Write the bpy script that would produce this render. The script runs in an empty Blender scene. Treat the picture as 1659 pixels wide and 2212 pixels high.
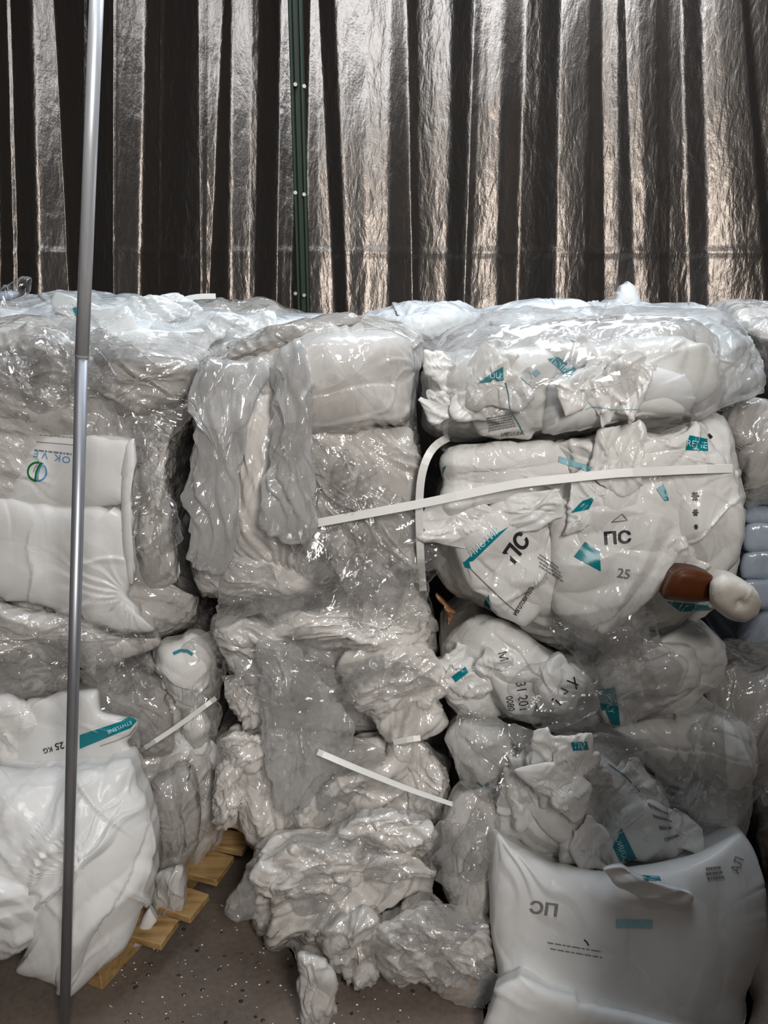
import bpy, bmesh, math, random
import numpy as np
from mathutils import Vector, Matrix
from mathutils.bvhtree import BVHTree

# ------------------------------------------------------------------ camera, world, lights, exposure
SC = bpy.context.scene
COL = SC.collection
W_PX, H_PX, F_PX = 1659.0, 2212.0, 1661.0
CAM = np.array([0.0, 0.0, 1.65]); TILT = math.atan(0.30)
cd = bpy.data.cameras.new('camera'); cam = bpy.data.objects.new('camera', cd); COL.objects.link(cam)
cam.location = CAM; cam.rotation_euler = (math.pi/2 - TILT, 0, 0)
cd.sensor_fit = 'VERTICAL'; cd.sensor_height = 24.0; cd.lens = 24.0*F_PX/H_PX; cd.clip_start = .05
SC.camera = cam

w = bpy.data.worlds.new('world'); SC.world = w; w.use_nodes = True
w.node_tree.nodes['Background'].inputs[0].default_value = (.72, .72, .74, 1)
w.node_tree.nodes['Background'].inputs[1].default_value = .035

def area(name, loc, target, sx, sy, power, col):
    l = bpy.data.lights.new(name, 'AREA'); l.shape = 'RECTANGLE'; l.size = sx; l.size_y = sy; l.energy = power; l.color = col
    o = bpy.data.objects.new(name, l); COL.objects.link(o); o.location = loc
    o.rotation_euler = (Vector(target)-Vector(loc)).to_track_quat('-Z', 'Y').to_euler(); return o
area('gate_light', (.9, -1.7, 3.0), (.1, 1.8, 1.2), .65, 1.5, 98, (1, .96, .91))
area('roof_light', (.6, 2.0, 3.6), (.5, 2.1, 1.2), 2.6, .8, 70, (.82, .91, 1))
for x_, y_, z_, p_ in [(-.6, .4, 3.6, 4), (.35, -1.2, 3.2, 4.5), (-.9, -2.6, 2.6, 5)]:
    area('added_glint_light', (x_, y_, z_), (0, 1.7, 1.0), .9, .05, p_, (1, .98, .95))  # added narrow lights that put glints on the film, no known fittings
SC.view_settings.view_transform = 'Standard'; SC.view_settings.look = 'None'
SC.view_settings.gamma = 1; SC.view_settings.use_curve_mapping = False
SC.view_settings.exposure = 0.0
SC.cycles.transparent_max_bounces = 24; SC.cycles.max_bounces = 4; SC.cycles.glossy_bounces = 2; SC.cycles.diffuse_bounces = 3
SC.cycles.caustics_reflective = False; SC.cycles.caustics_refractive = False

# ------------------------------------------------------------------ helpers
FWD = np.array([0, math.cos(TILT), -math.sin(TILT)]); UP = np.array([0, math.sin(TILT), math.cos(TILT)])
def ray(px, py):
    px = np.asarray(px, float); py = np.asarray(py, float)
    d = FWD + ((px-W_PX/2)/F_PX)[..., None]*np.array([1., 0, 0]) - ((py-H_PX/2)/F_PX)[..., None]*UP
    return d
def at(px, py, Y):                     # point of the picture on the upright plane at depth Y
    d = ray(px, py); Y = np.asarray(Y, float)
    return CAM + d*(Y/d[..., 1])[..., None]
def atz(px, py, z):                    # point of the picture on the level plane at height z
    d = ray(px, py); return CAM + d*((z-CAM[2])/d[..., 2])[..., None]

def link(name, me, mat=None, parent=None):
    o = bpy.data.objects.new(name, me); COL.objects.link(o)
    if mat is not None: me.materials.append(mat)
    if parent is not None: o.parent = parent
    return o
def root_of(p):
    off = Vector((0, 0, 0))
    while p is not None:
        off += p.location; p = p.parent
    return off
def raw_mesh(name, V, F, mat, parent=None, smooth=True):
    off = np.array(root_of(parent))
    me = bpy.data.meshes.new(name); V = np.asarray(V, float) - off
    if isinstance(F, np.ndarray):
        nf, k = F.shape
        me.vertices.add(len(V)); me.vertices.foreach_set('co', V.ravel())
        me.loops.add(nf*k); me.loops.foreach_set('vertex_index', F.ravel().astype(np.int32))
        me.polygons.add(nf); me.polygons.foreach_set('loop_start', np.arange(nf, dtype=np.int32)*k)
        me.update(calc_edges=True)
    else:
        me.from_pydata(V.tolist(), [], F)
    me.validate()
    if smooth: me.polygons.foreach_set('use_smooth', np.ones(len(me.polygons), dtype=bool))
    me.update()
    return link(name, me, mat, parent)
def thing(name, label, cat, loc=(0, 0, 0), group=None):
    o = bpy.data.objects.new(name, None); COL.objects.link(o); o.location = loc; o.empty_display_size = .1
    o['label'] = label; o['category'] = cat
    if group: o['group'] = group
    return o
def tag(o, label=None, cat=None, group=None, kind=None):
    if label: o['label'] = label
    if cat: o['category'] = cat
    if group: o['group'] = group
    if kind: o['kind'] = kind
    return o

# ------------------------------------------------------------------ crumpling of plastic film
def warp(Q, rng, scale, amp):
    R = Q.copy()
    for k in range(4):
        a = rng.uniform(0, 6.28, 2); f = 6.28/scale*rng.uniform(.6, 1.7)
        d = np.array([math.cos(a[0]), math.sin(a[0])]); e = np.array([-d[1], d[0]])
        R = R + np.sin((Q@d)*f + a[1])[:, None]*e*amp/2
    return R
def cells(Q, rng, scale, amp, stretch=(1, 1), ang=0., ridge=False, kap=.22):
    c, s = math.cos(ang), math.sin(ang)
    P = np.c_[(Q[:, 0]*c+Q[:, 1]*s)/stretch[0], (-Q[:, 0]*s+Q[:, 1]*c)/stretch[1]]
    P = warp(P, rng, scale*3, scale*.5)
    lo, hi = P.min(0)-scale*.5, P.max(0)+scale*.5
    n = int(np.clip((hi-lo).prod()/scale**2, 6, 700))
    S = rng.uniform(lo, hi, (n, 2)); g = rng.normal(0, .6, (n, 2)); b = rng.normal(0, .25, n)
    out = np.empty(len(P))
    for i in range(0, len(P), 8000):
        d = (P[i:i+8000, None, :]-S[None])/scale
        h = (d*g[None]).sum(2) + b - kap*2*(d**2).sum(2)
        out[i:i+8000] = h.max(1)
    out = 1.1*np.tanh((out-out.mean())/1.1)
    return (-out if ridge else out)*amp
def ridges(Q, rng, n, length, width, amp, ang=None, spread=3.14):
    lo, hi = Q.min(0), Q.max(0); h = np.zeros(len(Q)); Q = warp(Q, rng, .15, .012)
    for k in range(n):
        c = rng.uniform(lo, hi); a = rng.uniform(0, 3.14) if ang is None else ang+rng.normal(0, spread)
        d = np.array([math.cos(a), math.sin(a)]); L = length*rng.uniform(.5, 1.5); wd = width*rng.uniform(.5, 1.6)
        q = Q-c; s = q@d/L; t = q@np.array([-d[1], d[0]])/wd; t = t*np.where(t > 0, 2.2, .8)
        h += amp*rng.uniform(-.6, 1.1)*np.clip(1-np.abs(t), 0, 1)*np.clip(1-s*s, 0, 1)
    return h
def origami(Q, rng, n, base, slope, ang, spread):
    """Flat facets between straight sharp creases, as in crushed sheet."""
    P = warp(Q, rng, .35, .014); h = np.zeros(len(Q))
    for k in range(n):
        a = ang+rng.normal(0, spread)+math.pi/2; lam = base*rng.uniform(.55, 1.6); u = (P@np.array([math.cos(a), math.sin(a)]))/lam+rng.uniform()
        c = rng.uniform(.3, .7, 64); i = np.floor(u).astype(int); cc = c[i % 64]; f = u-i; t = np.where(f < cc, f/cc, (1-f)/(1-cc))
        e = rng.uniform(0, 6.28); m = .35+.65*np.sin((P@np.array([math.cos(e), math.sin(e)]))*6.28/(base*4.5)+rng.uniform(0, 6))**2
        h += slope*lam*(t-.5)*m*(.6+.8*rng.uniform(size=64)[i % 64])
    return h
def pleats(X, rng, px, py, Y, n, amp, rad, a0=None, a1=None):
    c = at(px, py, Y)[[0, 2]]; q = X-c; r = np.hypot(q[:, 0], q[:, 1]); th = np.arctan2(q[:, 1], q[:, 0])
    ph = th*n/6.2832*1.0 + .5*np.sin(th*3+rng.uniform(0, 6))+.25*np.sin(r*40+th*5)
    tri = np.abs((ph % 1)-.35); tri = np.where((ph % 1) < .35, (ph % 1)/.35, (1-(ph % 1))/.65)
    return amp*(tri-.5)*np.clip(r/(.25*rad), 0, 1)*np.exp(-(r/rad)**2)
def folds(Q, rng, ang, wave, amp):
    P = warp(Q, rng, wave*5, wave*.6); u = (P@np.array([math.cos(ang), math.sin(ang)]))/wave
    u = u+.3*np.sin(u*1.7+1)
    f = u % 1; return amp*(np.where(f < .3, f/.3, (1-f)/.7)-.5)

def smooth_loop(pts, step):
    P = np.array(pts, float); n = len(P); out = []
    for i in range(n):
        p0, p1, p2, p3 = P[i-1], P[i], P[(i+1) % n], P[(i+2) % n]
        m = max(2, int(np.hypot(*(p2-p1))/step)); t = np.linspace(0, 1, m, endpoint=False)[:, None]
        T = .32                                       # tight spline: corners stay fairly sharp
        m1, m2 = (p2-p0)*T, (p3-p1)*T
        out.append((2*t**3-3*t**2+1)*p1+(t**3-2*t**2+t)*m1+(-2*t**3+3*t**2)*p2+(t**3-t**2)*m2)
    return np.concatenate(out)

SURF = {}
def lump(name, pts, Y, front, back, mat, parent, spec=(), p=2.6, res=.006, seed=0, center=None, tilt=0., lean=0., jag=.0035):
    """A closed crumpled body: its widest outline stands upright at depth Y, it bulges FRONT metres towards the aisle and BACK metres away."""
    rng = np.random.default_rng(seed+len(pts)*13)
    px_m = F_PX/(Y*1.0)
    L = smooth_loop(pts, res*px_m)
    if jag:                                               # torn, folded edges instead of a drawn curve
        per = np.r_[0, np.hypot(*np.diff(L, axis=0).T).cumsum()]; tot = per[-1]; nk = max(6, int(tot/(.028*px_m)))
        kn = np.sort(rng.uniform(0, tot, nk)); off = rng.normal(0, jag*px_m, (nk, 2))
        L = L+np.c_[np.interp(per, np.r_[0, kn, tot], np.r_[0, off[:, 0], 0]), np.interp(per, np.r_[0, kn, tot], np.r_[0, off[:, 1], 0])]
    if center is None:
        x, y = L[:, 0], L[:, 1]; x2, y2 = np.roll(x, -1), np.roll(y, -1); cr = x*y2-x2*y; A = cr.sum()/2
        center = (((x+x2)*cr).sum()/(6*A), ((y+y2)*cr).sum()/(6*A))
        if A > 0: pass
    C = np.array(center); N = len(L)
    rad = np.hypot(*(L-C).T).mean()/px_m
    M = int(max(10, (rad+front*.6)/res)); u = np.linspace(0, 1, M+1)[1:]
    ts = np.sin(u*math.pi/2)**.9
    prof = lambda t: (1-np.clip(t, 0, 1)**p)**(1/p)
    wn_ = max(3, int(N*.11)); kw = np.hanning(2*wn_+1); kw /= kw.sum()          # corners live at the rim, the belly stays even
    LB = np.stack([np.convolve(np.r_[L[-wn_:, a], L[:, a], L[:wn_, a]], kw, 'valid') for a in (0, 1)], axis=1)
    q = C + (LB-C)[None]*ts[:, None, None] + (L-LB)[None]*(ts**5)[:, None, None]
    ztilt = tilt*((q[..., 1]-C[1])/px_m) + lean*((q[..., 0]-C[0])/px_m)
    Yf = Y + ztilt - front*prof(ts)[:, None]
    Vf = at(q[..., 0], q[..., 1], Yf)
    c0 = at(C[0], C[1], Y-front)
    # unrolled coordinates
    r3 = np.linalg.norm(np.diff(np.concatenate([np.broadcast_to(c0, (1, N, 3)), Vf]), axis=0), axis=2).cumsum(0)
    dirs = (L-C)/np.maximum(np.hypot(*(L-C).T), 1e-6)[:, None]; dirs = dirs*np.array([1, -1])
    Qf = dirs[None]*r3[..., None]
    Mb = max(4, int(back/.05)+3); ub = np.cos(np.linspace(0, math.pi/2, Mb+1)[1:-1])
    rim = Vf[-1]; cr3 = rim.mean(0)
    Vb = np.stack([np.c_[cr3[0]+(rim[:, 0]-cr3[0])*t**.5, rim[:, 1]+back*prof(t**.5), cr3[2]+(rim[:, 2]-cr3[2])*t**.5] for t in ub])
    Qb = np.stack([dirs*(r3[-1]+back*(1-t))[:, None] for t in ub])
    V = np.concatenate([c0[None], Vf.reshape(-1, 3), Vb.reshape(-1, 3), (cr3+np.array([0, back, 0]))[None]])
    Q = np.concatenate([np.zeros((1, 2)), Qf.reshape(-1, 2), Qb.reshape(-1, 2), np.array([[0., 0.]])])
    K = M+len(ub); j = np.arange(N); jn = (j+1) % N
    quads = np.concatenate([np.c_[1+k*N+j, 1+k*N+jn, 1+(k+1)*N+jn, 1+(k+1)*N+j] for k in range(K-1)])
    cap0 = np.c_[np.zeros(N, int), 1+jn, 1+j]; e = len(V)-1
    cap1 = np.c_[np.full(N, e), 1+(K-1)*N+j, 1+(K-1)*N+jn]
    # orientation: front normals towards -Y
    A2 = (L[:, 0]*np.roll(L[:, 1], -1)-np.roll(L[:, 0], -1)*L[:, 1]).sum()
    if A2 < 0: pass
    else: pass
    tri = np.concatenate([np.c_[quads[:, 0], quads[:, 1], quads[:, 2]], np.c_[quads[:, 0], quads[:, 2], quads[:, 3]], cap0, cap1])
    def vnorm(V):
        fn = np.cross(V[tri[:, 1]]-V[tri[:, 0]], V[tri[:, 2]]-V[tri[:, 0]]); vn = np.zeros_like(V)
        for k in range(3):
            for a in range(3): vn[:, a] += np.bincount(tri[:, k], fn[:, a], len(V))
        return vn/np.maximum(np.linalg.norm(vn, axis=1), 1e-12)[:, None]
    n = vnorm(V)
    flip = n[1:1+N*3, 1].mean() > 0
    if flip: tri = tri[:, ::-1]; n = -n
    h = np.zeros(len(V)); X = V[:, [0, 2]]
    for s in spec:
        k = s[0]
        if k == 'c': h += cells(Q, rng, *s[1:3], **(s[3] if len(s) > 3 else {}))
        elif k == 'r': h += ridges(Q, rng, *s[1:])
        elif k == 'p': h += pleats(X, rng, s[1], s[2], Y, *s[3:])
        elif k == 'o': h += origami(Q, rng, *s[1:])
        elif k == 'f': h += folds(Q, rng, *s[1:])
        elif k == 'd':   # dent / bulge at a picture point: px, py, radius m, amp m, (aspect, angle)
            c = at(s[1], s[2], Y-front*.8)[[0, 2]]; q2 = X-c; a = s[6] if len(s) > 6 else 0; asp = s[5] if len(s) > 5 else 1
            qx = q2[:, 0]*math.cos(a)+q2[:, 1]*math.sin(a); qy = -q2[:, 0]*math.sin(a)+q2[:, 1]*math.cos(a)
            h += s[4]*np.exp(-((qx/asp)**2+qy**2)/s[3]**2)
    fade = np.ones(len(V)); fade[1:1+M*N] = np.repeat(1-.55*ts**6, N); fade[1+M*N:] = .35
    V = V+n*(h*fade)[:, None]
    V[:, 2] = np.maximum(V[:, 2], .004)
    o = raw_mesh(name, V, tri.astype(np.int32), mat, parent)
    SURF[o.name] = (V, tri[:2*len(quads)])
    return o

class Caster:
    def __init__(s, objs):
        s.t = [BVHTree.FromPolygons(SURF[o.name][0].tolist(), SURF[o.name][1].tolist()) for o in objs]
    def hit(s, px, py, lift=.0025):
        d = ray(px, py); d = d/np.linalg.norm(d); best = None
        for b in s.t:
            r = b.ray_cast(Vector(CAM), Vector(d))
            if r[0] is not None and (best is None or r[3] < best): best = r[3]
        return None if best is None else CAM+d*(best-lift)
_cast = {}
def caster(objs):
    k = tuple(o.name for o in objs)
    if k not in _cast: _cast[k] = Caster(objs)
    return _cast[k]

def band(name, quad, objs, mat, parent, step=5., lift=.0025, jag=0.):
    """Flat print lying on the crumpled surface of OBJS; QUAD gives its four corners where they are seen."""
    q = np.array(quad, float); nu = max(2, int(np.hypot(*(q[1]-q[0]))/step)+1); nv = max(2, int(max(np.hypot(*(q[3]-q[0])), np.hypot(*(q[2]-q[1])))/step)+1)
    c = caster(objs); V = []; idx = {}; F = []
    for i in range(nu+1):
        for j in range(nv+1):
            a, b = i/nu, j/nv
            p = (q[0]*(1-a)+q[1]*a)*(1-b)+(q[3]*(1-a)+q[2]*a)*b
            h = c.hit(p[0], p[1], lift)
            if h is not None: idx[i, j] = len(V); V.append(h)
    for i in range(nu):
        for j in range(nv):
            k = [(i, j), (i, j+1), (i+1, j+1), (i+1, j)]
            if all(x in idx for x in k): F.append([idx[x] for x in k])
    return raw_mesh(name, V, F, mat, parent) if F else None

def lettering(name, s, cx, cy, height, ang, objs, mat, parent, mirror=False, squeeze=1., shear=0., lift=.003, bold=0., flipv=False):
    """Words printed on the surface of OBJS: centre, cap height and turn (degrees, anticlockwise) as seen."""
    cu = bpy.data.curves.new('t', 'FONT'); cu.body = s; cu.size = 1; cu.align_x = 'CENTER'; cu.align_y = 'CENTER'; cu.offset = bold; cu.resolution_u = 3
    o = bpy.data.objects.new('t', cu); me = bpy.data.meshes.new_from_object(o); bpy.data.objects.remove(o); bpy.data.curves.remove(cu)
    bm = bmesh.new(); bm.from_mesh(me); bpy.data.meshes.remove(me)
    bmesh.ops.triangulate(bm, faces=bm.faces)
    long = max(.12, 6/height*.7)
    for _ in range(3):
        ed = [e for e in bm.edges if e.calc_length() > long]
        if not ed: break
        bmesh.ops.subdivide_edges(bm, edges=ed, cuts=1); bmesh.ops.triangulate(bm, faces=[f for f in bm.faces if len(f.verts) > 3])
    k = height/.72; a = math.radians(ang); c = caster(objs); V = []; ok = []
    for v in bm.verts:
        x, y = v.co.x*squeeze+shear*v.co.y, v.co.y
        if mirror: x = -x
        if flipv: y = -y
        X = cx+k*(x*math.cos(a)-y*math.sin(a)); Y = cy-k*(x*math.sin(a)+y*math.cos(a))
        h = c.hit(X, Y, lift); ok.append(h is not None); V.append(h if h is not None else CAM)
    bm.verts.index_update()
    F = [[v.index for v in f.verts] for f in bm.faces if all(ok[v.index] for v in f.verts)]
    bm.free()
    used = sorted({i for f in F for i in f}); rm = {u: i for i, u in enumerate(used)}
    if not F: return None
    return raw_mesh(name, [V[u] for u in used], [[rm[i] for i in f] for f in F], mat, parent, smooth=False)

def text_lines(name, quad, n, objs, mat, parent, fill=.45, seed=0):
    """A block of small print: n rows of word-long strokes, one mesh."""
    rng = np.random.default_rng(seed); q = np.array(quad, float); c = caster(objs); V = []; F = []
    def P(a, b): return (q[0]*(1-a)+q[1]*a)*(1-b)+(q[3]*(1-a)+q[2]*a)*b
    for r in range(n):
        b0, b1 = (r+.5-fill/2)/n, (r+.5+fill/2)/n; a = rng.uniform(0, .12)
        while a < 1:
            e = min(1, a+rng.uniform(.05, .16)); m = 3; ids = []
            for i in range(m+1):
                for b in (b0, b1):
                    p = P(a+(e-a)*i/m, b); h = c.hit(p[0], p[1], .003)
                    if h is None: ids = None; break
                    ids.append(len(V)); V.append(h)
                if ids is None: break
            if ids: F += [[ids[2*i], ids[2*i+1], ids[2*i+3], ids[2*i+2]] for i in range(m)]
            a = e+.025
    return raw_mesh(name, V, F, mat, parent) if F else None

def stroke(name, path, width_px, objs, mat, parent, lift=.003):
    """A printed line along PATH (as seen) on the surface of OBJS."""
    P = np.array(path, float); pts = []
    for a, b in zip(P[:-1], P[1:]):
        m = max(1, int(np.hypot(*(b-a))/5)); pts += [a+(b-a)*t for t in np.arange(m)/m]
    pts.append(P[-1]); pts = np.array(pts); d = np.gradient(pts, axis=0); d /= np.maximum(np.hypot(*d.T), 1e-6)[:, None]
    nrm = np.c_[-d[:, 1], d[:, 0]]*width_px/2; c = caster(objs); V = []; prev = None; F = []
    for p, n_ in zip(pts, nrm):
        h0, h1 = c.hit(*(p+n_), lift), c.hit(*(p-n_), lift)
        if h0 is None or h1 is None: prev = None; continue
        i = len(V); V += [h0, h1]
        if prev is not None: F.append([prev, prev+1, i+1, i])
        prev = i
    return raw_mesh(name, V, F, mat, parent) if F else None

def strap(name, path, width, mat, parent, thick=.0012, objs=None, lift=.006, Y=None, flat=(0, 0, 1), end_twist=0.):
    """A plastic strap: a flat ribbon pulled taut over whatever it presses on."""
    P = np.array(path, float); pts = []
    for a, b in zip(P[:-1], P[1:]):
        m = max(2, int(np.hypot(*(b-a)[:2])/12)); pts += [a+(b-a)*t for t in np.arange(m)/m]
    pts.append(P[-1]); pts = np.array(pts)
    for _ in range(6): pts[1:-1] = (pts[:-2]+2*pts[1:-1]+pts[2:])/4
    if pts.shape[1] > 2: ys = pts[:, 2].copy()
    else:
        c = caster(objs); ys = np.array([(lambda h: 9. if h is None else h[1]-lift)(c.hit(p[0], p[1])) for p in pts])
        s = np.arange(len(ys)); hull = []
        for i in s:                                     # nearest convex envelope: the strap is taut
            while len(hull) > 1 and (ys[hull[-1]]-ys[hull[-2]])*(i-hull[-2]) >= (ys[i]-ys[hull[-2]])*(hull[-1]-hull[-2]): hull.pop()
            hull.append(i)
        ys = np.interp(s, hull, ys[hull])
    C3 = at(pts[:, 0], pts[:, 1], ys); T = np.gradient(C3, axis=0); T /= np.linalg.norm(T, axis=1)[:, None]
    Nn = CAM-C3; Nn /= np.linalg.norm(Nn, axis=1)[:, None]; tw = np.linspace(0, end_twist, len(C3))[:, None]
    B = np.cross(T, Nn); B /= np.linalg.norm(B, axis=1)[:, None]
    Nn = np.cross(B, T); B2 = B*np.cos(tw)+Nn*np.sin(tw); N2 = np.cross(B2, T)
    sec = [(-.5, 0), (-.46, 1), (.46, 1), (.5, 0), (.46, -1), (-.46, -1)]
    V = np.concatenate([C3+B2*(a*width)+N2*(b*thick/2) for a, b in sec]).reshape(6, -1, 3).transpose(1, 0, 2).reshape(-1, 3)
    n = len(C3); F = [[i*6+k, i*6+(k+1) % 6, (i+1)*6+(k+1) % 6, (i+1)*6+k] for i in range(n-1) for k in range(6)]
    F += [list(range(6))[::-1], [(n-1)*6+k for k in range(6)]]
    return raw_mesh(name, V, F, mat, parent, smooth=False)

def box_pts(c, ex, ey, ez):
    V = [c+sx*ex+sy*ey+sz*ez for sx in (-1, 1) for sy in (-1, 1) for sz in (-1, 1)]
    F = [[0, 1, 3, 2], [4, 6, 7, 5], [0, 4, 5, 1], [2, 3, 7, 6], [0, 2, 6, 4], [1, 5, 7, 3]]
    return V, F
def bevel_box(name, c, ex, ey, ez, mat, parent, bev=.003):
    V, F = box_pts(np.array(c), np.array(ex), np.array(ey), np.array(ez)); off = np.array(root_of(parent))
    bm = bmesh.new(); vs = [bm.verts.new(v-off) for v in V]
    for f in F: bm.faces.new([vs[i] for i in f])
    bmesh.ops.recalc_face_normals(bm, faces=bm.faces)
    bmesh.ops.bevel(bm, geom=bm.edges[:], offset=bev, segments=1, affect='EDGES')
    me = bpy.data.meshes.new(name); bm.to_mesh(me); bm.free()
    return link(name, me, mat, parent)
def tube(name, a, b, r0, r1, mat, parent, seg=24):
    a, b = np.array(a, float), np.array(b, float); d = b-a; d /= np.linalg.norm(d)
    e = np.cross(d, [0, 1, 0]); e /= np.linalg.norm(e); f = np.cross(d, e); V = []; ang = np.arange(seg)*2*math.pi/seg
    for c, r in ((a, r0), (b, r1)):
        V += [c+r*(math.cos(t)*e+math.sin(t)*f) for t in ang]
    F = [[k, (k+1) % seg, seg+(k+1) % seg, seg+k] for k in range(seg)]+[list(range(seg))[::-1], [seg+k for k in range(seg)]]
    o = raw_mesh(name, V, F, mat, parent)
    for p_ in list(o.data.polygons)[-2:]: p_.use_smooth = False
    return o

# ------------------------------------------------------------------ materials
class NT:
    def __init__(s, name):
        s.m = bpy.data.materials.new(name); s.m.use_nodes = True; s.t = s.m.node_tree; s.t.nodes.clear()
        s.out = s.t.nodes.new('ShaderNodeOutputMaterial')
    def n(s, typ, **kw):
        nd = s.t.nodes.new('ShaderNode'+typ)
        for k, v in kw.items():
            if k.startswith('i_'):
                key = k[2:]; key = int(key) if key.isdigit() else key.replace('_', ' ')
                if hasattr(v, 'is_linked') or isinstance(v, bpy.types.NodeSocket): s.t.links.new(v, nd.inputs[key])
                else: nd.inputs[key].default_value = v
            else: setattr(nd, k, v)
        return nd
    def math(s, op, a, b=0., clamp=False): return s.n('Math', operation=op, use_clamp=clamp, i_0=a, i_1=b).outputs[0]
    def vmath(s, op, a, b=None, sc=None):
        nd = s.n('VectorMath', operation=op, i_0=a)
        if b is not None:
            if isinstance(b, bpy.types.NodeSocket): s.t.links.new(b, nd.inputs[1])
            else: nd.inputs[1].default_value = b
        if sc is not None:
            if isinstance(sc, bpy.types.NodeSocket): s.t.links.new(sc, nd.inputs['Scale'])
            else: nd.inputs['Scale'].default_value = sc
        return nd.outputs[0]
    def mix(s, f, a, b):
        nd = s.n('Mix', data_type='RGBA')
        for k, v in ((0, f), (6, a), (7, b)):
            if isinstance(v, bpy.types.NodeSocket): s.t.links.new(v, nd.inputs[k])
            else: nd.inputs[k].default_value = v if k == 0 else (*v, 1) if len(v) == 3 else v
        return nd.outputs[2]
    def ramp(s, f, *stops):
        nd = s.n('ValToRGB', i_0=f); r = nd.color_ramp
        while len(r.elements) < len(stops): r.elements.new(.5)
        for e, (p_, c) in zip(r.elements, stops): e.position = p_; e.color = (*c, 1) if len(c) == 3 else c
        return nd.outputs[0]
    def done(s, sh): s.t.links.new(sh, s.out.inputs[0]); return s.m

def film(name, col, facet=.5, cell=150, long=3.5, turn=0., rough=.07, coat=1., soft=.3, bump=.35, alpha=None, edge=.5, trans=0., layers=.16, patch=24., clump=7., sss=0., ior=1.9):
    """Plastic film: pale matt layers underneath, a clear glossy skin with its own long creases on top."""
    t = NT(name); tc = t.n('TexCoord').outputs['Object']
    wn = t.n('TexNoise', i_Vector=tc, i_Scale=6., i_Detail=3.).outputs['Color']
    wp = t.vmath('ADD', tc, t.vmath('SCALE', t.vmath('SUBTRACT', wn, (.5, .5, .5)), sc=.16))
    mp = t.n('Mapping', vector_type='TEXTURE', i_Vector=wp, i_Scale=(1, 1, long), i_Rotation=(0, turn, 0)).outputs[0]
    big = t.n('TexNoise', i_Vector=tc, i_Scale=clump, i_Detail=3.).outputs['Fac']
    mask = t.n('MapRange', i_Value=big, i_From_Min=.40, i_From_Max=.62, i_To_Min=.08).outputs[0]
    v1 = t.n('TexVoronoi', i_Vector=mp, i_Scale=float(cell)).outputs['Color']
    v2 = t.n('TexVoronoi', i_Vector=mp, i_Scale=cell*.3).outputs['Color']
    v3 = t.n('TexVoronoi', i_Vector=wp, i_Scale=patch).outputs['Color']
    rd = t.n('TexNoise', noise_type='RIDGED_MULTIFRACTAL', i_Vector=mp, i_Scale=cell*.22, i_Detail=3.).outputs['Fac']
    fn = t.n('TexNoise', i_Vector=mp, i_Scale=cell*.5, i_Detail=3.).outputs['Fac']
    b0 = t.n('Bump', i_Strength=bump, i_Distance=.006, i_Height=t.math('ADD', t.math('MULTIPLY', rd, .3), fn)).outputs[0]
    fv = t.vmath('ADD', t.vmath('SCALE', t.vmath('SUBTRACT', v1, (.5, .5, .5)), sc=t.math('MULTIPLY', mask, facet)),
                 t.vmath('SCALE', t.vmath('SUBTRACT', v2, (.5, .5, .5)), sc=facet*.8))
    nr = t.vmath('NORMALIZE', t.vmath('ADD', b0, fv))
    gn = t.n('NewGeometry').outputs['Normal']
    ns = t.vmath('NORMALIZE', t.vmath('ADD', gn, t.vmath('SCALE', t.vmath('SUBTRACT', nr, gn), sc=soft)))
    cn = t.n('TexNoise', i_Vector=wp, i_Scale=9., i_Detail=4.).outputs['Fac']
    sep = t.n('SeparateColor', i_Color=v3).outputs[0]; sp2 = t.n('SeparateColor', i_Color=v2).outputs[0]
    lay = t.math('ADD', t.math('ADD', t.math('MULTIPLY', sep, .40), t.math('MULTIPLY', sp2, .22)), t.math('MULTIPLY', t.n('MapRange', i_Value=cn, i_From_Min=.3, i_From_Max=.7).outputs[0], .38))
    lo = tuple(c*(1-layers*(1.25 if k == 2 else 1.1 if k == 1 else 1)) for k, c in enumerate(col)); hi = tuple(min(.9, c*(1+layers*.8)) for c in col)
    cc = t.mix(lay, lo, hi)
    b = t.n('BsdfPrincipled', i_Base_Color=cc, i_Roughness=.5, i_Normal=ns)
    b.inputs['Specular IOR Level'].default_value = .25
    if sss: b.inputs['Subsurface Weight'].default_value = sss; b.inputs['Subsurface Radius'].default_value = (1., .95, .9); b.inputs['Subsurface Scale'].default_value = .025
    b.inputs['Coat Weight'].default_value = coat; b.inputs['Coat Roughness'].default_value = rough; b.inputs['Coat IOR'].default_value = ior
    t.t.links.new(nr, b.inputs['Coat Normal'])
    sh = b.outputs[0]
    if trans:
        tl = t.n('BsdfTranslucent', i_Color=cc, i_Normal=ns).outputs[0]; sh = t.n('MixShader', i_0=trans, i_1=sh, i_2=tl).outputs[0]
    if alpha is not None:
        lw = t.n('LayerWeight', i_Blend=.3, i_Normal=ns).outputs['Facing']
        tr = t.n('BsdfTransparent', i_Color=(.97, .97, .97, 1)).outputs[0]
        fa = t.math('ADD', t.math('MULTIPLY', lw, edge), t.math('ADD', alpha, t.math('MULTIPLY', t.math('SUBTRACT', lay, .5), .3)), True)
        gl = t.n('BsdfAnisotropic' if False else 'BsdfGlossy', i_Color=(1, 1, 1, 1), i_Roughness=rough, i_Normal=nr).outputs[0]
        fr = t.n('Fresnel', i_IOR=1.55, i_Normal=nr).outputs[0]
        sh = t.n('MixShader', i_0=fa, i_1=tr, i_2=sh).outputs[0]
        sh = t.n('MixShader', i_0=t.math('MINIMUM', t.math('MULTIPLY', fr, .9), .22), i_1=sh, i_2=gl).outputs[0]
    return t.done(sh)
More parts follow.
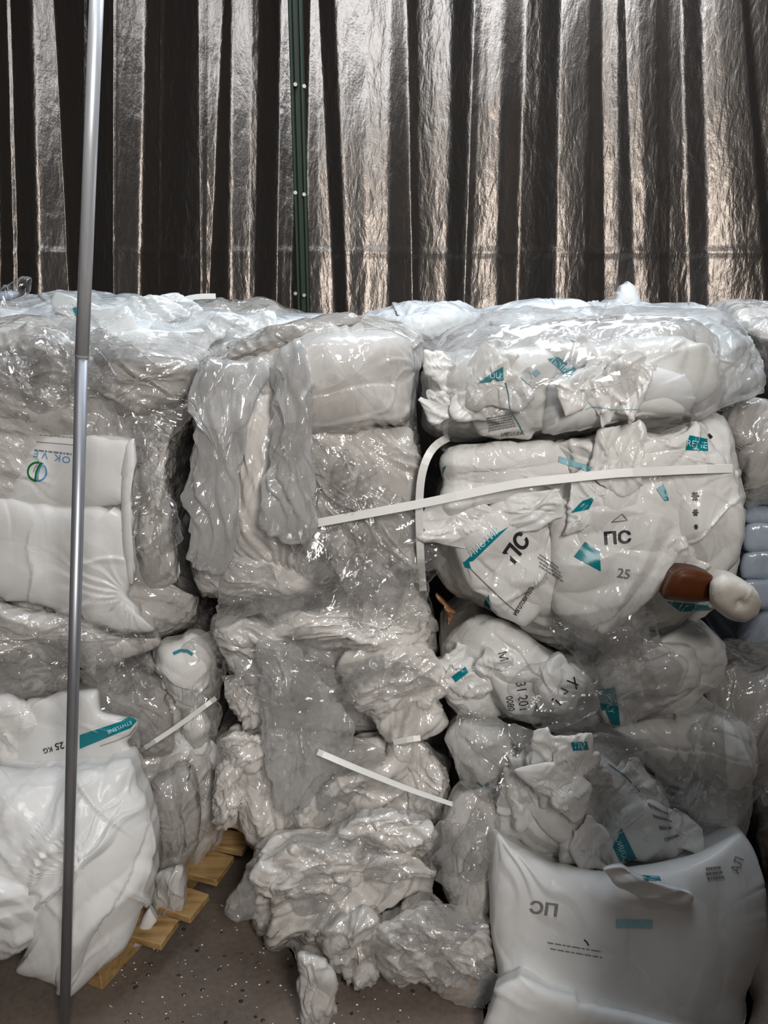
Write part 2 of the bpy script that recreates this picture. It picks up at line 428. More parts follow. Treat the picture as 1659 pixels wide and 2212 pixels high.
def plain(name, col, rough=.5, spec=.5, metallic=0., bump=0., scale=60., var=0., stretch=(1, 1, 1)):
    t = NT(name); tc = t.n('TexCoord').outputs['Object']; mp = t.n('Mapping', i_Vector=tc, i_Scale=stretch).outputs[0]
    ns = t.n('TexNoise', i_Vector=mp, i_Scale=scale, i_Detail=5.).outputs['Fac']
    cc = t.mix(t.n('MapRange', i_Value=ns, i_From_Min=.3, i_From_Max=.7).outputs[0], tuple(c*(1-var) for c in col), tuple(min(1, c*(1+var)) for c in col))
    b = t.n('BsdfPrincipled', i_Base_Color=cc, i_Roughness=rough, i_Metallic=metallic); b.inputs['Specular IOR Level'].default_value = spec
    if bump: t.t.links.new(t.n('Bump', i_Strength=bump, i_Distance=.003, i_Height=ns).outputs[0], b.inputs['Normal'])
    return t.done(b.outputs[0])

M = {}
M['film'] = film('clear_film_layers', (.56, .54, .52), facet=.85, turn=.5)
M['film_fine'] = film('clear_film_crinkled', (.555, .535, .515), facet=.9, cell=170, long=4.5, turn=-.75, bump=.6)
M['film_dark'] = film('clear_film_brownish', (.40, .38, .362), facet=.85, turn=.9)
M['film_milky'] = film('milky_film', (.73, .705, .68), facet=.75, cell=110, turn=.4, bump=.35, coat=1., rough=.08, layers=.2, trans=.06)
M['film_soft'] = film('smooth_heavy_film', (.60, .585, .57), facet=.42, cell=60, bump=.3, layers=.2, patch=12.)
M['sheet'] = film('loose_clear_sheet', (.88, .88, .89), facet=.75, cell=70, long=5., bump=.25, alpha=.22, edge=.5, trans=.05, patch=16.)
M['clear'] = film('clear_outer_film', (.88, .875, .87), facet=.75, cell=80, long=5., turn=.5, bump=.3, alpha=.03, edge=.42, trans=.25, patch=18.)
M['tongue'] = film('hanging_film_sheet', (.86, .86, .87), facet=.4, cell=50, long=7., bump=.22, alpha=.34, edge=.6, trans=.15, patch=10.)
M['hood'] = film('thin_clear_hood', (.80, .80, .80), facet=.3, cell=50, long=5., turn=1.2, bump=.2, alpha=.09, edge=.25, trans=.4, patch=14.)
M['bag'] = film('white_sack_under_film', (.74, .73, .71), facet=.5, cell=110, turn=-.3, coat=.7, ior=1.6, layers=.08, soft=.25)
M['white'] = film('white_sack', (.75, .745, .735), facet=.14, cell=60, ior=1.5, coat=.3, rough=.22, layers=.05, soft=.5, bump=.25)
M['blue'] = film('bluish_white_film', (.74, .775, .80), facet=.35, cell=90, turn=1.3, coat=.8, rough=.12, layers=.14)
M['greyblue'] = film('grey_blue_film', (.42, .49, .59), facet=.3, cell=70, coat=.6, rough=.2)
M['brown'] = film('orange_brown_film', (.085, .022, .004), facet=.15, cell=50, ior=1.5, coat=.1, rough=.3, trans=0.)
M['roll'] = film('white_rolled_film', (.60, .56, .50), facet=.12, cell=60, ior=1.5, coat=.1, rough=.4)
M['peach'] = film('orange_tinted_film', (.40, .20, .10), facet=.3, cell=60)
M['teal'] = plain('teal_print', (.0, .20, .245), .32, .5, var=.06)
M['teal_pale'] = plain('pale_teal_print', (.30, .52, .58), .35, var=.1)
M['ink'] = plain('black_print', (.025, .023, .025), .4)
M['ink_grey'] = plain('grey_print', (.22, .21, .21), .45, var=.2)
M['pale_print'] = plain('white_print', (.62, .80, .82), .4)
M['green_print'] = plain('green_print', (.005, .17, .03), .4)
M['blue_print'] = plain('blue_print', (.10, .30, .58), .4)
M['strap'] = plain('white_strap', (.80, .79, .765), .38, var=.03, scale=20)
M['pole'] = plain('galvanised_steel_lit', (.74, .77, .82), .36, metallic=.55, bump=.03, scale=90, var=.08, stretch=(1, 1, .1))  # upper tube: steel lightened to carry its bright reflection
M['pole_shaded'] = plain('galvanised_steel_shaded', (.36, .37, .40), .38, metallic=.8, bump=.03, scale=90, var=.08, stretch=(1, 1, .1))  # lower tube: same steel, shade put into a darker colour
M['green_steel'] = plain('dark_green_paint', (.001, .014, .003), .5, var=.25, scale=14)
M['bolt'] = plain('zinc_bolt', (.6, .6, .58), .3, metallic=1.)

def mat_tarp():
    t = NT('dark_silvery_tarpaulin'); tc = t.n('TexCoord').outputs['Object']
    mp = t.n('Mapping', i_Vector=tc, i_Scale=(1.6, 1, .55)).outputs[0]
    wn = t.n('TexNoise', i_Vector=mp, i_Scale=9., i_Detail=3.).outputs['Color']
    pos = t.vmath('ADD', mp, t.vmath('SCALE', t.vmath('SUBTRACT', wn, (.5, .5, .5)), sc=.10))
    n1 = t.n('TexNoise', i_Vector=pos, i_Scale=26., i_Detail=5.).outputs['Fac']
    ns = t.n('TexNoise', noise_type='RIDGED_MULTIFRACTAL', i_Vector=pos, i_Scale=20., i_Detail=3.).outputs['Fac']
    n3 = t.n('TexNoise', i_Vector=tc, i_Scale=130., i_Detail=2.).outputs['Fac']
    h = t.math('ADD', t.math('ADD', t.math('MULTIPLY', ns, .25), n1), t.math('MULTIPLY', n3, .12))
    bp = t.n('Bump', i_Strength=.32, i_Distance=.014, i_Height=h).outputs[0]
    b = t.n('BsdfPrincipled', i_Base_Color=(.17, .147, .13, 1), i_Roughness=.31, i_Metallic=.92, i_Normal=bp)
    return t.done(b.outputs[0])
M['tarp'] = mat_tarp()
def mat_floor():
    t = NT('stained_concrete'); tc = t.n('TexCoord').outputs['Object']
    n1 = t.n('TexNoise', i_Vector=tc, i_Scale=3., i_Detail=6.).outputs['Fac']; n2 = t.n('TexNoise', i_Vector=tc, i_Scale=70., i_Detail=4.).outputs['Fac']
    c = t.ramp(t.math('ADD', t.math('MULTIPLY', n1, .7), t.math('MULTIPLY', n2, .3)), (.3, (.085, .066, .053)), (.5, (.15, .118, .097)), (.7, (.20, .162, .135)))
    b = t.n('BsdfPrincipled', i_Base_Color=c, i_Roughness=.7, i_Normal=t.n('Bump', i_Strength=.3, i_Distance=.002, i_Height=n2).outputs[0])
    return t.done(b.outputs[0])
M['floor'] = mat_floor()
def mat_wood():
    t = NT('pallet_pine'); tc = t.n('TexCoord').outputs['Object']
    mp = t.n('Mapping', i_Vector=tc, i_Scale=(3, 60, 60)).outputs[0]
    n1 = t.n('TexNoise', i_Vector=mp, i_Scale=1., i_Detail=5.).outputs['Fac']; n2 = t.n('TexNoise', i_Vector=tc, i_Scale=16.).outputs['Fac']
    c = t.ramp(t.math('ADD', t.math('MULTIPLY', n1, .55), t.math('MULTIPLY', n2, .45)), (.34, (.20, .105, .035)), (.5, (.37, .23, .09)), (.66, (.47, .31, .14)))
    return t.done(t.n('BsdfPrincipled', i_Base_Color=c, i_Roughness=.6, i_Normal=t.n('Bump', i_Strength=.25, i_Distance=.002, i_Height=n1).outputs[0]).outputs[0])
M['wood'] = mat_wood()

# ------------------------------------------------------------------ the setting
fl = raw_mesh('floor', [(-4, -3, 0), (4, -3, 0), (4, 4, 0), (-4, 4, 0)], [[0, 1, 2, 3]], M['floor'], smooth=False); tag(fl, kind='structure')
wr = bevel_box('wall_shade_caster', (1.32, .5, .79), (.80, 0, 0), (0, .06, 0), (0, 0, .79), M['floor'], None); tag(wr, kind='structure')  # unseen partition, added to shade the lower right stack

TY = 3.2
def tarp():
    # pleat edges from left to right: where the pleat's left edge meets the top and the bottom of the picture, and how far its face is turned to the gate (1) or away (0)
    E = [(-1410+90*i, -1290+90*i, .35 if i % 2 else .08) for i in range(11)]+[(-420, -300, .2), (-330, -220, .05), (-250, -150, .3), (-170, -80, .05), (-90, -20, .2), (-50, 5, .1), (-22, 38, .5), (-14, 46, .12), (40, 95, .2), (75, 140, .35), (82, 150, .08), (150, 172, .6), (162, 182, .08), (225, 246, .45), (233, 252, .1),
         (280, 290, .2), (318, 334, .4), (325, 342, .1), (395, 385, .3), (414, 436, .55), (421, 441, .05), (432, 446, .6), (462, 453, .08), (485, 500, .5), (525, 536, .65), (545, 553, .05), (595, 600, .3), (618, 612, .55), (632, 630, .1),
         (662, 660, .35), (672, 692, .65), (684, 722, .03), (722, 752, .5), (790, 790, .65), (843, 838, .03), (880, 890, .15), (908, 905, .45), (940, 940, .6), (985, 966, .05), (1030, 1000, .25), (1048, 1015, .6), (1066, 1040, .85), (1099, 1074, .08),
         (1150, 1120, .25), (1190, 1150, .05), (1224, 1193, .65), (1242, 1216, .45), (1292, 1262, .04), (1322, 1308, .8), (1344, 1328, .5), (1358, 1342, .1), (1372, 1370, .75), (1402, 1396, .4), (1440, 1425, .1), (1475, 1443, .45), (1506, 1491, .0),
         (1540, 1520, 1.), (1575, 1570, .6), (1600, 1602, .5), (1625, 1640, .02), (1645, 1665, .5), (1690, 1700, .1), (1760, 1770, .6), (1840, 1830, .1), (1920, 1900, .6), (2000, 1990, .1)]+[(2100+90*i, 2080+90*i, .6 if i % 2 else .1) for i in range(12)]
    E = np.array(E); nz = 260; zt, zb = 3.25, .02
    top = at(E[:, 0], np.zeros(len(E)), TY)[:, 0]; bot = at(E[:, 1], np.full(len(E), 655.), TY)[:, 0]
    z_top, z_bot = at(829, 0, TY)[2], at(829, 655, TY)[2]
    xm = (at(E[:, 0], np.full(len(E), 330.), TY)[:, 0]+at(E[:, 1], np.full(len(E), 330.), TY)[:, 0])/2; wd = np.diff(xm); slope = []; acc = 0.
    for k_, (x_, w_, b_) in enumerate(zip(xm, wd, E[:, 2])):              # every pleat swings back towards the curtain's plane
        acc = 0. if k_ == 11 else acc; f0 = .08-.23*x_; b_ = b_*(.74 if x_ < at(632, 330, TY)[0] else 1.); d_ = .8*(1-b_)**1.9; sg = -1 if acc+f0*w_ > 0 else 1
        sl = f0+sg*d_; slope.append(sl); acc += sl*w_
    slope = np.array(slope)
    sub = 9; rng = np.random.default_rng(5); zs = np.linspace(zb, zt, nz); rows = []
    for z in zs:
        a = np.clip((z-z_bot)/(z_top-z_bot), -.6, 1.5); X = bot+(top-bot)*a; X = np.maximum.accumulate(X+np.arange(len(X))*1e-5)
        dx = np.diff(X); y = np.concatenate([[0], np.cumsum(slope*dx)]); y = y-y[11]
        xx = np.concatenate([X[i]+dx[i]*np.arange(sub)/sub for i in range(len(dx))]+[X[-1:]])
        yy = np.interp(xx, X, y)
        rows.append(np.c_[xx, yy, np.full(len(xx), z)])
    G = np.array(rows)
    ker = np.array([1, 2, 1.])/4
    for _ in range(2):
        G[:, 1:-1, 1] = ker[0]*G[:, :-2, 1]+ker[1]*G[:, 1:-1, 1]+ker[2]*G[:, 2:, 1]
    n = G.shape[1]; Q = G[..., [0, 2]].reshape(-1, 2)
    h = cells(Q*np.array([1, .55]), rng, .11, .012, ridge=True)+cells(Q, rng, .14, .006)
    low = np.clip((1.9-Q[:, 1])/1.0, 0, 1)+.35
    seam = .005*np.exp(-((Q[:, 1]-(at(700, 545, TY)[2]))/.012)**2)
    Vt = G.reshape(-1, 3).copy(); Vt[:, 1] += TY+h*low-seam+.13*(Q[:, 1]-1.55)
    i, j = np.meshgrid(np.arange(nz-1), np.arange(n-1), indexing='ij'); a = (i*n+j).ravel()
    Fq = np.c_[a, a+1, a+n+1, a+n].astype(np.int32)
    o = raw_mesh('tarpaulin', Vt, Fq, M['tarp'])
    tag(o, 'dark silvery tarpaulin hung in vertical pleats behind all the bales', 'tarpaulin')
    return o
tarp()

# ------------------------------------------------------------------ the bales
def CRA(a): return [('o', 3, .15, .08, a, .5), ('c', .17, .022, dict(ridge=True, kap=.12, stretch=(1.5, .8), ang=a)), ('o', 3, .035, .08, a, .4), ('r', 50, .20, .009, .009, a, .35)]
def CFA(a): return [('o', 3, .10, .09, a, .45), ('c', .12, .014, dict(ridge=True, kap=.12, stretch=(1.5, .8), ang=a)), ('o', 3, .024, .07, a, .4), ('r', 50, .14, .007, .007, a, .3)]
def MF(a, b=.13, sl=.22): return [('o', 3, b, sl, a, .35), ('c', b*1.2, b*.08, dict(ridge=True, kap=.12, stretch=(1.7, .7), ang=a)), ('o', 2, b*.4, sl*.6, a, .4), ('r', 26, .20, .012, .012, a, .35), ('r', 70, .11, .007, .008, a+.3, .6)]
CR = CRA(.5); CF = CFA(-.5)
CS = [('o', 3, .16, .12, .8, .7), ('c', .16, .026, dict(ridge=True, kap=.1)), ('c', .07, .010, dict(ridge=True, kap=.1)), ('o', 2, .05, .10, .3, .8), ('r', 26, .18, .008, .010)]
CT = [('o', 3, .08, .14, .7, .7), ('c', .08, .014, dict(ridge=True, kap=.1)), ('r', 16, .10, .006, .008)]

ALL = []
def add(*a, **k):
    o = lump(*a, **k); ALL.append(o); return o

def kids(*ps): return [o for o in ALL if o.parent in ps and o.name.split('.')[0] not in ('film_hood', 'film_tongue') and (o.data.materials[0].name != 'clear_outer_film')]
def scatter(nm, parent, region, n, size, mats, objs, seed, asp=1.6, ang=None, up=.012, sd=.5):
    """Loose folds of film pressed out of a bale's face: small crumpled sheets, one edge sunk in, the other lifting."""
    rng = np.random.default_rng(seed); c = Caster(objs); P = np.array(region, float); lo, hi = P.min(0), P.max(0); k = 0; tries = 0
    while k < n and tries < n*20:
        tries += 1; p = rng.uniform(lo, hi); x, y = p; ins = False; j = len(P)-1
        for i in range(len(P)):
            if (P[i, 1] > y) != (P[j, 1] > y) and x < (P[j, 0]-P[i, 0])*(y-P[i, 1])/(P[j, 1]-P[i, 1])+P[i, 0]: ins = not ins
            j = i
        if not ins: continue
        h = c.hit(x, y)
        if h is None: continue
        r = rng.uniform(*size)/2; a = rng.uniform(0, 3.14) if ang is None else ang+rng.normal(0, sd); m = rng.integers(6, 10); th = np.sort(rng.uniform(0, 6.28, m))
        rr = r*rng.uniform(.65, 1.25, m); q = np.c_[rr*np.cos(th)*asp**.5, rr*np.sin(th)/asp**.5]
        if np.max(np.diff(np.r_[th, th[0]+6.28])) > 2.2: continue
        pts = np.c_[x+q[:, 0]*math.cos(a)-q[:, 1]*math.sin(a), y+q[:, 0]*math.sin(a)+q[:, 1]*math.cos(a)]
        add(nm, [tuple(v) for v in pts], h[1]+.004, up*rng.uniform(.35, .8), .005, M[mats[rng.integers(len(mats))]], parent,
            [('o', 2, .07, .12, a, .4), ('c', .07, .007, dict(ridge=True, kap=.1)), ('r', 9+int(size[1]/14), .12, .007, .009, a, .5)], p=4, res=.005, seed=seed*100+k, tilt=rng.normal(0, .13), lean=rng.normal(0, .13), center=(x, y), jag=.003)
        k += 1

# ---- left stack, upper bale
b1 = thing('plastic_bale', 'clear film bale with white folded sacks, green and blue round logo, behind the steel pole', 'bale', (-.62, 1.75, .88), group='upper bales of the front row')
b1c = add('film_wrap', [(-220, 700), (-60, 705), (60, 692), (180, 735), (300, 748), (420, 772), (425, 800), (402, 890), (388, 960), (372, 1040), (366, 1170), (382, 1260), (437, 1290), (425, 1350), (330, 1395), (200, 1428), (60, 1425), (-60, 1410), (-220, 1400)],
         1.86, .20, .5, M['film_fine'], b1, CRA(-0.5), p=3.5, seed=1)
b1s1 = add('sack', [(92, 945), (165, 932), (250, 938), (285, 945), (293, 1000), (281, 1060), (288, 1090), (150, 1098), (30, 1092), (12, 1085), (55, 985)], 1.69, .045, .05, M['white'], b1, [('c', .12, .006), ('r', 8, .12, .01, .006)], p=4, res=.004, seed=3)
b1s2 = add('sack', [(-80, 1085), (20, 1080), (150, 1090), (272, 1105), (288, 1180), (292, 1250), (280, 1290), (335, 1362), (260, 1368), (130, 1320), (0, 1290), (-80, 1270)], 1.69, .055, .05, M['white'], b1, [('c', .16, .010), ('r', 14, .16, .012, .008), ('p', 292, 1270, 18, .004, .16)], p=4, res=.004, seed=4)
b1f = add('sack_fold', [(272, 960), (290, 945), (293, 1010), (283, 1060), (288, 1110), (284, 1180), (290, 1260), (272, 1250), (262, 1150), (262, 1040)], 1.66, .03, .02, M['white'], b1, [('c', .05, .005)], res=.004, seed=5)
add('film_layer', [(-80, 1290), (60, 1300), (140, 1320), (250, 1370), (340, 1375), (330, 1400), (200, 1438), (60, 1440), (-80, 1430)], 1.70, .07, .06, M['film'], b1, CFA(-0.2), seed=6)
add('film_layer', [(-80, 770), (60, 700), (150, 720), (200, 790), (180, 880), (110, 930), (20, 960), (-80, 960)], 1.74, .09, .06, M['film_fine'], b1, CFA(-0.6), seed=7)
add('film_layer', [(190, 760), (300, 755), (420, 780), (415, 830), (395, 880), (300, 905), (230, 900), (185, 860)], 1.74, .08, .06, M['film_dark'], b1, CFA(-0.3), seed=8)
add('film_layer', [(292, 930), (370, 930), (365, 1040), (372, 1150), (385, 1250), (330, 1270), (296, 1230), (300, 1080)], 1.72, .06, .06, M['film_fine'], b1, CFA(1.2), seed=9)

# ---- left stack, lower bale
b2 = thing('plastic_bale', 'lower bale with teal-striped white sack end and grey film, on yellowish pallet', 'bale', (-.6, 1.75, .13), group='lower bales of the front row')
b2c = add('film_wrap', [(-220, 1430), (60, 1440), (190, 1430), (330, 1395), (430, 1372), (468, 1405), (475, 1500), (470, 1600), (482, 1700), (490, 1790), (470, 1850), (410, 1905), (300, 1960), (100, 1985), (-220, 1990)], 1.90, .20, .5, M['film'], b2, CRA(0.3), p=3.2, seed=11)
b2s = add('sack', [(60, 1510), (130, 1492), (212, 1486), (222, 1535), (262, 1542), (295, 1548), (298, 1572), (282, 1600), (292, 1632), (210, 1660), (60, 1672), (20, 1640), (40, 1570)], 1.66, .06, .06, M['white'], b2, [('c', .1, .010), ('r', 10, .12, .012, .010)], p=3, res=.0045, seed=12)
add('film_layer', [(175, 1450), (280, 1435), (345, 1470), (375, 1545), (372, 1625), (305, 1640), (296, 1560), (220, 1535)], 1.72, .06, .06, M['film_dark'], b2, CFA(-0.4), seed=13)
add('sack', [(340, 1395), (420, 1370), (460, 1402), (470, 1480), (442, 1530), (462, 1620), (420, 1660), (395, 1560), (368, 1480)], 1.76, .08, .1, M['bag'], b2, CS, seed=14)
add('film_layer', [(330, 1620), (430, 1590), (478, 1700), (488, 1790), (445, 1850), (410, 1880), (345, 1740)], 1.78, .08, .1, M['film'], b2, CFA(1.5), seed=15)
add('film_layer', [(-90, 1410), (60, 1420), (170, 1440), (160, 1490), (60, 1520), (-90, 1530)], 1.72, .08, .1, M['film_dark'], b2, CFA(0.1), seed=16)
add('sack', [(-90, 1520), (0, 1500), (60, 1520), (110, 1560), (60, 1610), (30, 1660), (-90, 1680)], 1.66, .07, .06, M['bag'], b2, CS, seed=17)

# ---- loose sacks hanging at the lower left
h1 = thing('white_sack', 'large white sack hanging limp behind the lower steel pole, pointed bottom', 'sack', (-.6, 1.5, .1))
h1b = add('sack_skin', [(-120, 1640), (40, 1665), (190, 1652), (285, 1640), (318, 1700), (342, 1800), (336, 1900), (318, 1960), (275, 2050), (228, 2092), (160, 2158), (122, 2140), (85, 2108), (40, 2096), (58, 2050), (40, 1960), (-120, 1900)], 1.49, .10, .20, M['white'], h1,
          [('o', 3, .2, .11, .95, .3), ('c', .25, .020, dict(ridge=True, kap=.12)), ('r', 26, .30, .018, .016, .95, .3), ('r', 12, .2, .012, .012, 2.2, .4)], p=2.0, seed=21, center=(170, 1880), tilt=-.4)
add('sack_mouth', [(-120, 1885), (20, 1895), (75, 1930), (88, 1985), (78, 2035), (40, 2068), (-20, 2092), (-120, 2110)], 1.42, .07, .06, M['white'], h1, CT+[('c', .05, .008, dict(ridge=True))], seed=22)
h2 = thing('film_bag', 'narrow grey clear film bag hanging right of the white sack, above pallet boards', 'bag', (-.42, 1.6, .14))
add('bag_skin', [(335, 1690), (400, 1655), (424, 1750), (417, 1840), (398, 1880), (345, 1890), (332, 1800)], 1.66, .07, .07, M['film_dark'], h2, CFA(1.4), seed=23, res=.005)
add('bag_bottom', [(340, 1885), (398, 1870), (412, 1905), (408, 1950), (398, 1982), (350, 1996), (330, 1965), (328, 1920)], 1.63, .05, .06, M['film'], h2, CFA(1.5), seed=24, res=.0045)
h3 = add('folded_sack_corner', [(322, 1960), (338, 1996), (320, 2020), (322, 2032), (285, 2046), (295, 2010)], 1.56, .02, .03, M['white'], None, [('c', .05, .003)], res=.005, seed=25)
tag(h3, 'small bright white sack corner lying on the nearest pallet board', 'sack')

# ---- middle stack, upper bale
b3 = thing('plastic_bale', 'tall clear film bale with two long hanging film tongues, middle of the front row', 'bale', (-.1, 1.7, .95), group='upper bales of the front row')
b3c = add('film_wrap', [(470, 762), (560, 722), (680, 692), (760, 684), (860, 695), (905, 722), (916, 780), (908, 850), (900, 910), (906, 1000), (902, 1130), (910, 1250), (880, 1290), (700, 1315), (560, 1305), (500, 1295), (432, 1288), (402, 1200), (412, 1060), (422, 920), (432, 830)], 1.82, .20, .55, M['film_fine'], b3,
          CRA(-.7)+[('p', 640, 1230, 40, .010, .3)], p=3.5, seed=31, res=.005)
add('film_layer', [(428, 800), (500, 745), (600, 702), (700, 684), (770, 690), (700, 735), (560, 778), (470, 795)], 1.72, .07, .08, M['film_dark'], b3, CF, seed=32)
b3u = add('film_bulge', [(590, 800), (640, 735), (740, 704), (850, 705), (898, 735), (914, 800), (904, 868), (878, 918), (760, 936), (670, 936), (610, 905)], 1.68, .12, .08, M['film_soft'], b3, [('c', .2, .034, dict(ridge=True, kap=.08)), ('o', 2, .2, .09, 1.0, .6), ('c', .07, .008, dict(ridge=True, kap=.1)), ('r', 24, .16, .010, .010)], p=2.8, res=.005, seed=33)
add('film_tongue', [(432, 782), (500, 776), (565, 772), (580, 820), (535, 880), (522, 1000), (515, 1100), (520, 1142), (500, 1210), (478, 1240), (425, 1230), (400, 1196), (412, 1120), (396, 1086), (424, 980), (432, 890), (406, 872)], 1.60, .05, .02, M['tongue'], b3,
    [('o', 2, .09, .14, 1.5, .15), ('f', 0.06, .06, .018), ('r', 20, .22, .009, .010, 1.5, .12)], seed=34, res=.005, center=(470, 1000))
add('film_tongue', [(598, 770), (645, 738), (672, 780), (680, 860), (668, 950), (673, 1100), (686, 1135), (660, 1172), (612, 1172), (564, 1140), (576, 1060), (590, 940), (584, 850)], 1.575, .05, .02, M['tongue'], b3,
    [('o', 2, .09, .14, 1.55, .15), ('f', 0.0, .055, .020), ('r', 20, .22, .009, .010, 1.5, .12)], seed=35, res=.005)
add('film_layer', [(512, 880), (580, 850), (590, 940), (575, 1060), (562, 1140), (525, 1140), (518, 1000)], 1.635, .03, .05, M['film_milky'], b3, [('f', .05, .04, .004), ('r', 8, .14, .01, .01, 1.5, .2)], seed=36)
add('film_bulge', [(425, 1236), (520, 1190), (600, 1178), (690, 1215), (700, 1290), (640, 1318), (560, 1332), (480, 1296), (432, 1282)], 1.70, .08, .08, M['film_fine'], b3, CFA(-0.5), seed=37, res=.005)
b3r = add('film_layer', [(672, 960), (760, 935), (880, 925), (900, 1000), (898, 1130), (905, 1240), (860, 1280), (760, 1290), (690, 1240), (680, 1140)], 1.655, .05, .08, M['film_fine'], b3, [('c', .14, .014, dict(ridge=True, kap=.12)), ('r', 80, .16, .008, .009, -.75, .2)], p=3, seed=38, res=.0045)

# ---- middle stack, second bale
b4 = thing('plastic_bale', 'crumpled clear film bale under the middle one with a long draped sheet', 'bale', (-.08, 1.7, .5), group='lower bales of the front row')
b4c = add('film_wrap', [(466, 1335), (560, 1305), (700, 1300), (870, 1262), (908, 1290), (938, 1340), (945, 1385), (935, 1440), (965, 1500), (950, 1580), (880, 1602), (750, 1590), (640, 1600), (560, 1560), (500, 1455), (470, 1395)], 1.84, .18, .5, M['film'], b4, CRA(0.2), p=3, seed=41)
add('film_sheet', [(590, 1335), (700, 1295), (860, 1252), (912, 1290), (930, 1355), (905, 1395), (800, 1415), (680, 1410), (570, 1372)], 1.66, .06, .06, M['film_milky'], b4, MF(.25, .12), seed=42, res=.005)
add('film_sheet', [(740, 1415), (860, 1400), (925, 1390), (986, 1470), (980, 1497), (940, 1512), (970, 1555), (940, 1592), (860, 1602), (800, 1560), (735, 1490)], 1.63, .05, .04, M['film_milky'], b4, MF(.6, .12), seed=43, res=.005)
add('film_sheet', [(465, 1345), (560, 1335), (640, 1385), (690, 1470), (640, 1520), (560, 1490), (500, 1455), (472, 1395)], 1.66, .05, .05, M['film_soft'], b4, MF(-.4, .12), seed=44, res=.005)
add('film_sheet', [(560, 1385), (640, 1395), (700, 1470), (765, 1560), (760, 1620), (700, 1690), (640, 1765), (598, 1742), (575, 1610), (564, 1480)], 1.58, .035, .02, M['sheet'], b4, MF(1.25, .09), seed=45, res=.005)

# ---- middle stack, third bale
b5 = thing('plastic_bale', 'dull crumpled white film bale low in the middle stack with loops at its left side', 'bale', (-.08, 1.7, .27), group='lower bales of the front row')
b5c = add('film_wrap', [(470, 1600), (560, 1570), (700, 1590), (880, 1585), (955, 1630), (975, 1700), (968, 1780), (900, 1795), (760, 1775), (660, 1805), (560, 1835), (515, 1800), (480, 1750), (465, 1690)], 1.82, .18, .5, M['film_milky'], b5, MF(.2), p=4, seed=51, res=.005)
add('film_loop', [(484, 1470), (545, 1455), (580, 1500), (575, 1580), (536, 1572), (500, 1532)], 1.69, .06, .06, M['film_milky'], b5, MF(1.2, .06), seed=52, res=.005, p=3)
add('film_loop', [(478, 1602), (520, 1574), (582, 1590), (588, 1640), (535, 1662), (490, 1642)], 1.65, .05, .05, M['film_milky'], b5, MF(.3, .06)+[('d', 540, 1612, .016, -.035)], seed=53, res=.004)
add('film_loop', [(475, 1652), (520, 1640), (525, 1700), (508, 1770), (476, 1792), (460, 1742)], 1.65, .05, .05, M['film_milky'], b5, MF(1.3, .05), seed=54, res=.004)
add('film_sheet', [(515, 1650), (600, 1640), (690, 1680), (700, 1780), (660, 1806), (560, 1834), (520, 1795), (500, 1720)], 1.66, .055, .06, M['film_milky'], b5, MF(1.3, .10), seed=55, res=.0045, p=3)
add('film_sheet', [(685, 1690), (760, 1640), (870, 1632), (905, 1700), (885, 1765), (760, 1782), (690, 1785)], 1.65, .05, .06, M['film_milky'], b5, MF(.6, .10), seed=56, res=.0045, p=3)
add('film_sheet', [(845, 1600), (930, 1615), (972, 1700), (974, 1765), (960, 1785), (895, 1765), (855, 1700)], 1.66, .05, .06, M['film_milky'], b5, MF(1.6, .10), seed=57, res=.0045, p=3)

# ---- middle stack, limp bundle at the bottom
b6 = thing('film_bundle', 'limp milky film bundle spilling over the floor at the foot of the middle stack', 'bundle', (-.1, 1.5, .0))
b6c = add('film_mass', [(555, 1830), (600, 1800), (700, 1805), (760, 1770), (850, 1762), (930, 1788), (936, 1880), (926, 1930), (870, 1950), (825, 1972), (845, 2020), (812, 2062), (815, 2118), (770, 2138), (715, 2085), (650, 2080), (600, 2076), (570, 2020), (546, 1990), (556, 1930), (535, 1900), (545, 1855)], 1.62, .16, .3, M['film_milky'], b6,
          MF(.35, .15, .3)+[('r', 30, .22, .014, .016, .45, .4)], p=2.6, seed=61, res=.0045)
add('film_tail', [(648, 2060), (700, 2078), (728, 2130), (722, 2180), (712, 2225), (690, 2235), (658, 2225), (650, 2150), (645, 2090)], 1.34, .03, .02, M['film_soft'], b6, CT+[('f', 0., .03, .010)], seed=62, res=.004)
add('film_corner', [(556, 1925), (560, 1960), (545, 1985), (520, 1990), (496, 1985), (490, 1966), (520, 1905), (535, 1890)], 1.56, .03, .03, M['sheet'], b6, CT, seed=63, res=.005)
add('film_sheet', [(728, 1805), (770, 1772), (850, 1764), (932, 1790), (936, 1835), (860, 1825), (790, 1822)], 1.50, .03, .05, M['film_milky'], b6, MF(-.1, .07), seed=64, res=.0045, p=3)
add('film_sheet', [(548, 1870), (640, 1825), (760, 1850), (900, 1850), (928, 1900), (780, 1905), (640, 1940), (560, 1930)], 1.50, .035, .05, M['film_milky'], b6, MF(.1, .09), seed=65, res=.0045, p=3.5)
add('film_sheet', [(690, 2010), (790, 1960), (845, 2015), (812, 2062), (815, 2118), (770, 2138), (715, 2088)], 1.46, .04, .05, M['film'], b6, MF(.8, .08), seed=67, res=.0045, p=3)
b7 = thing('film_bag', 'crinkled clear film bag on the floor between the bundle and big white sack', 'bag', (.1, 1.45, .0))
add('bag_skin', [(805, 2010), (870, 1962), (930, 1950), (1000, 2000), (1060, 1995), (1078, 2080), (1062, 2120), (1000, 2132), (950, 2152), (900, 2118), (862, 2136), (815, 2090)], 1.47, .07, .08, M['film_fine'], b7, MF(-.3, .09)+CFA(-.3)[2:], seed=66, res=.005)

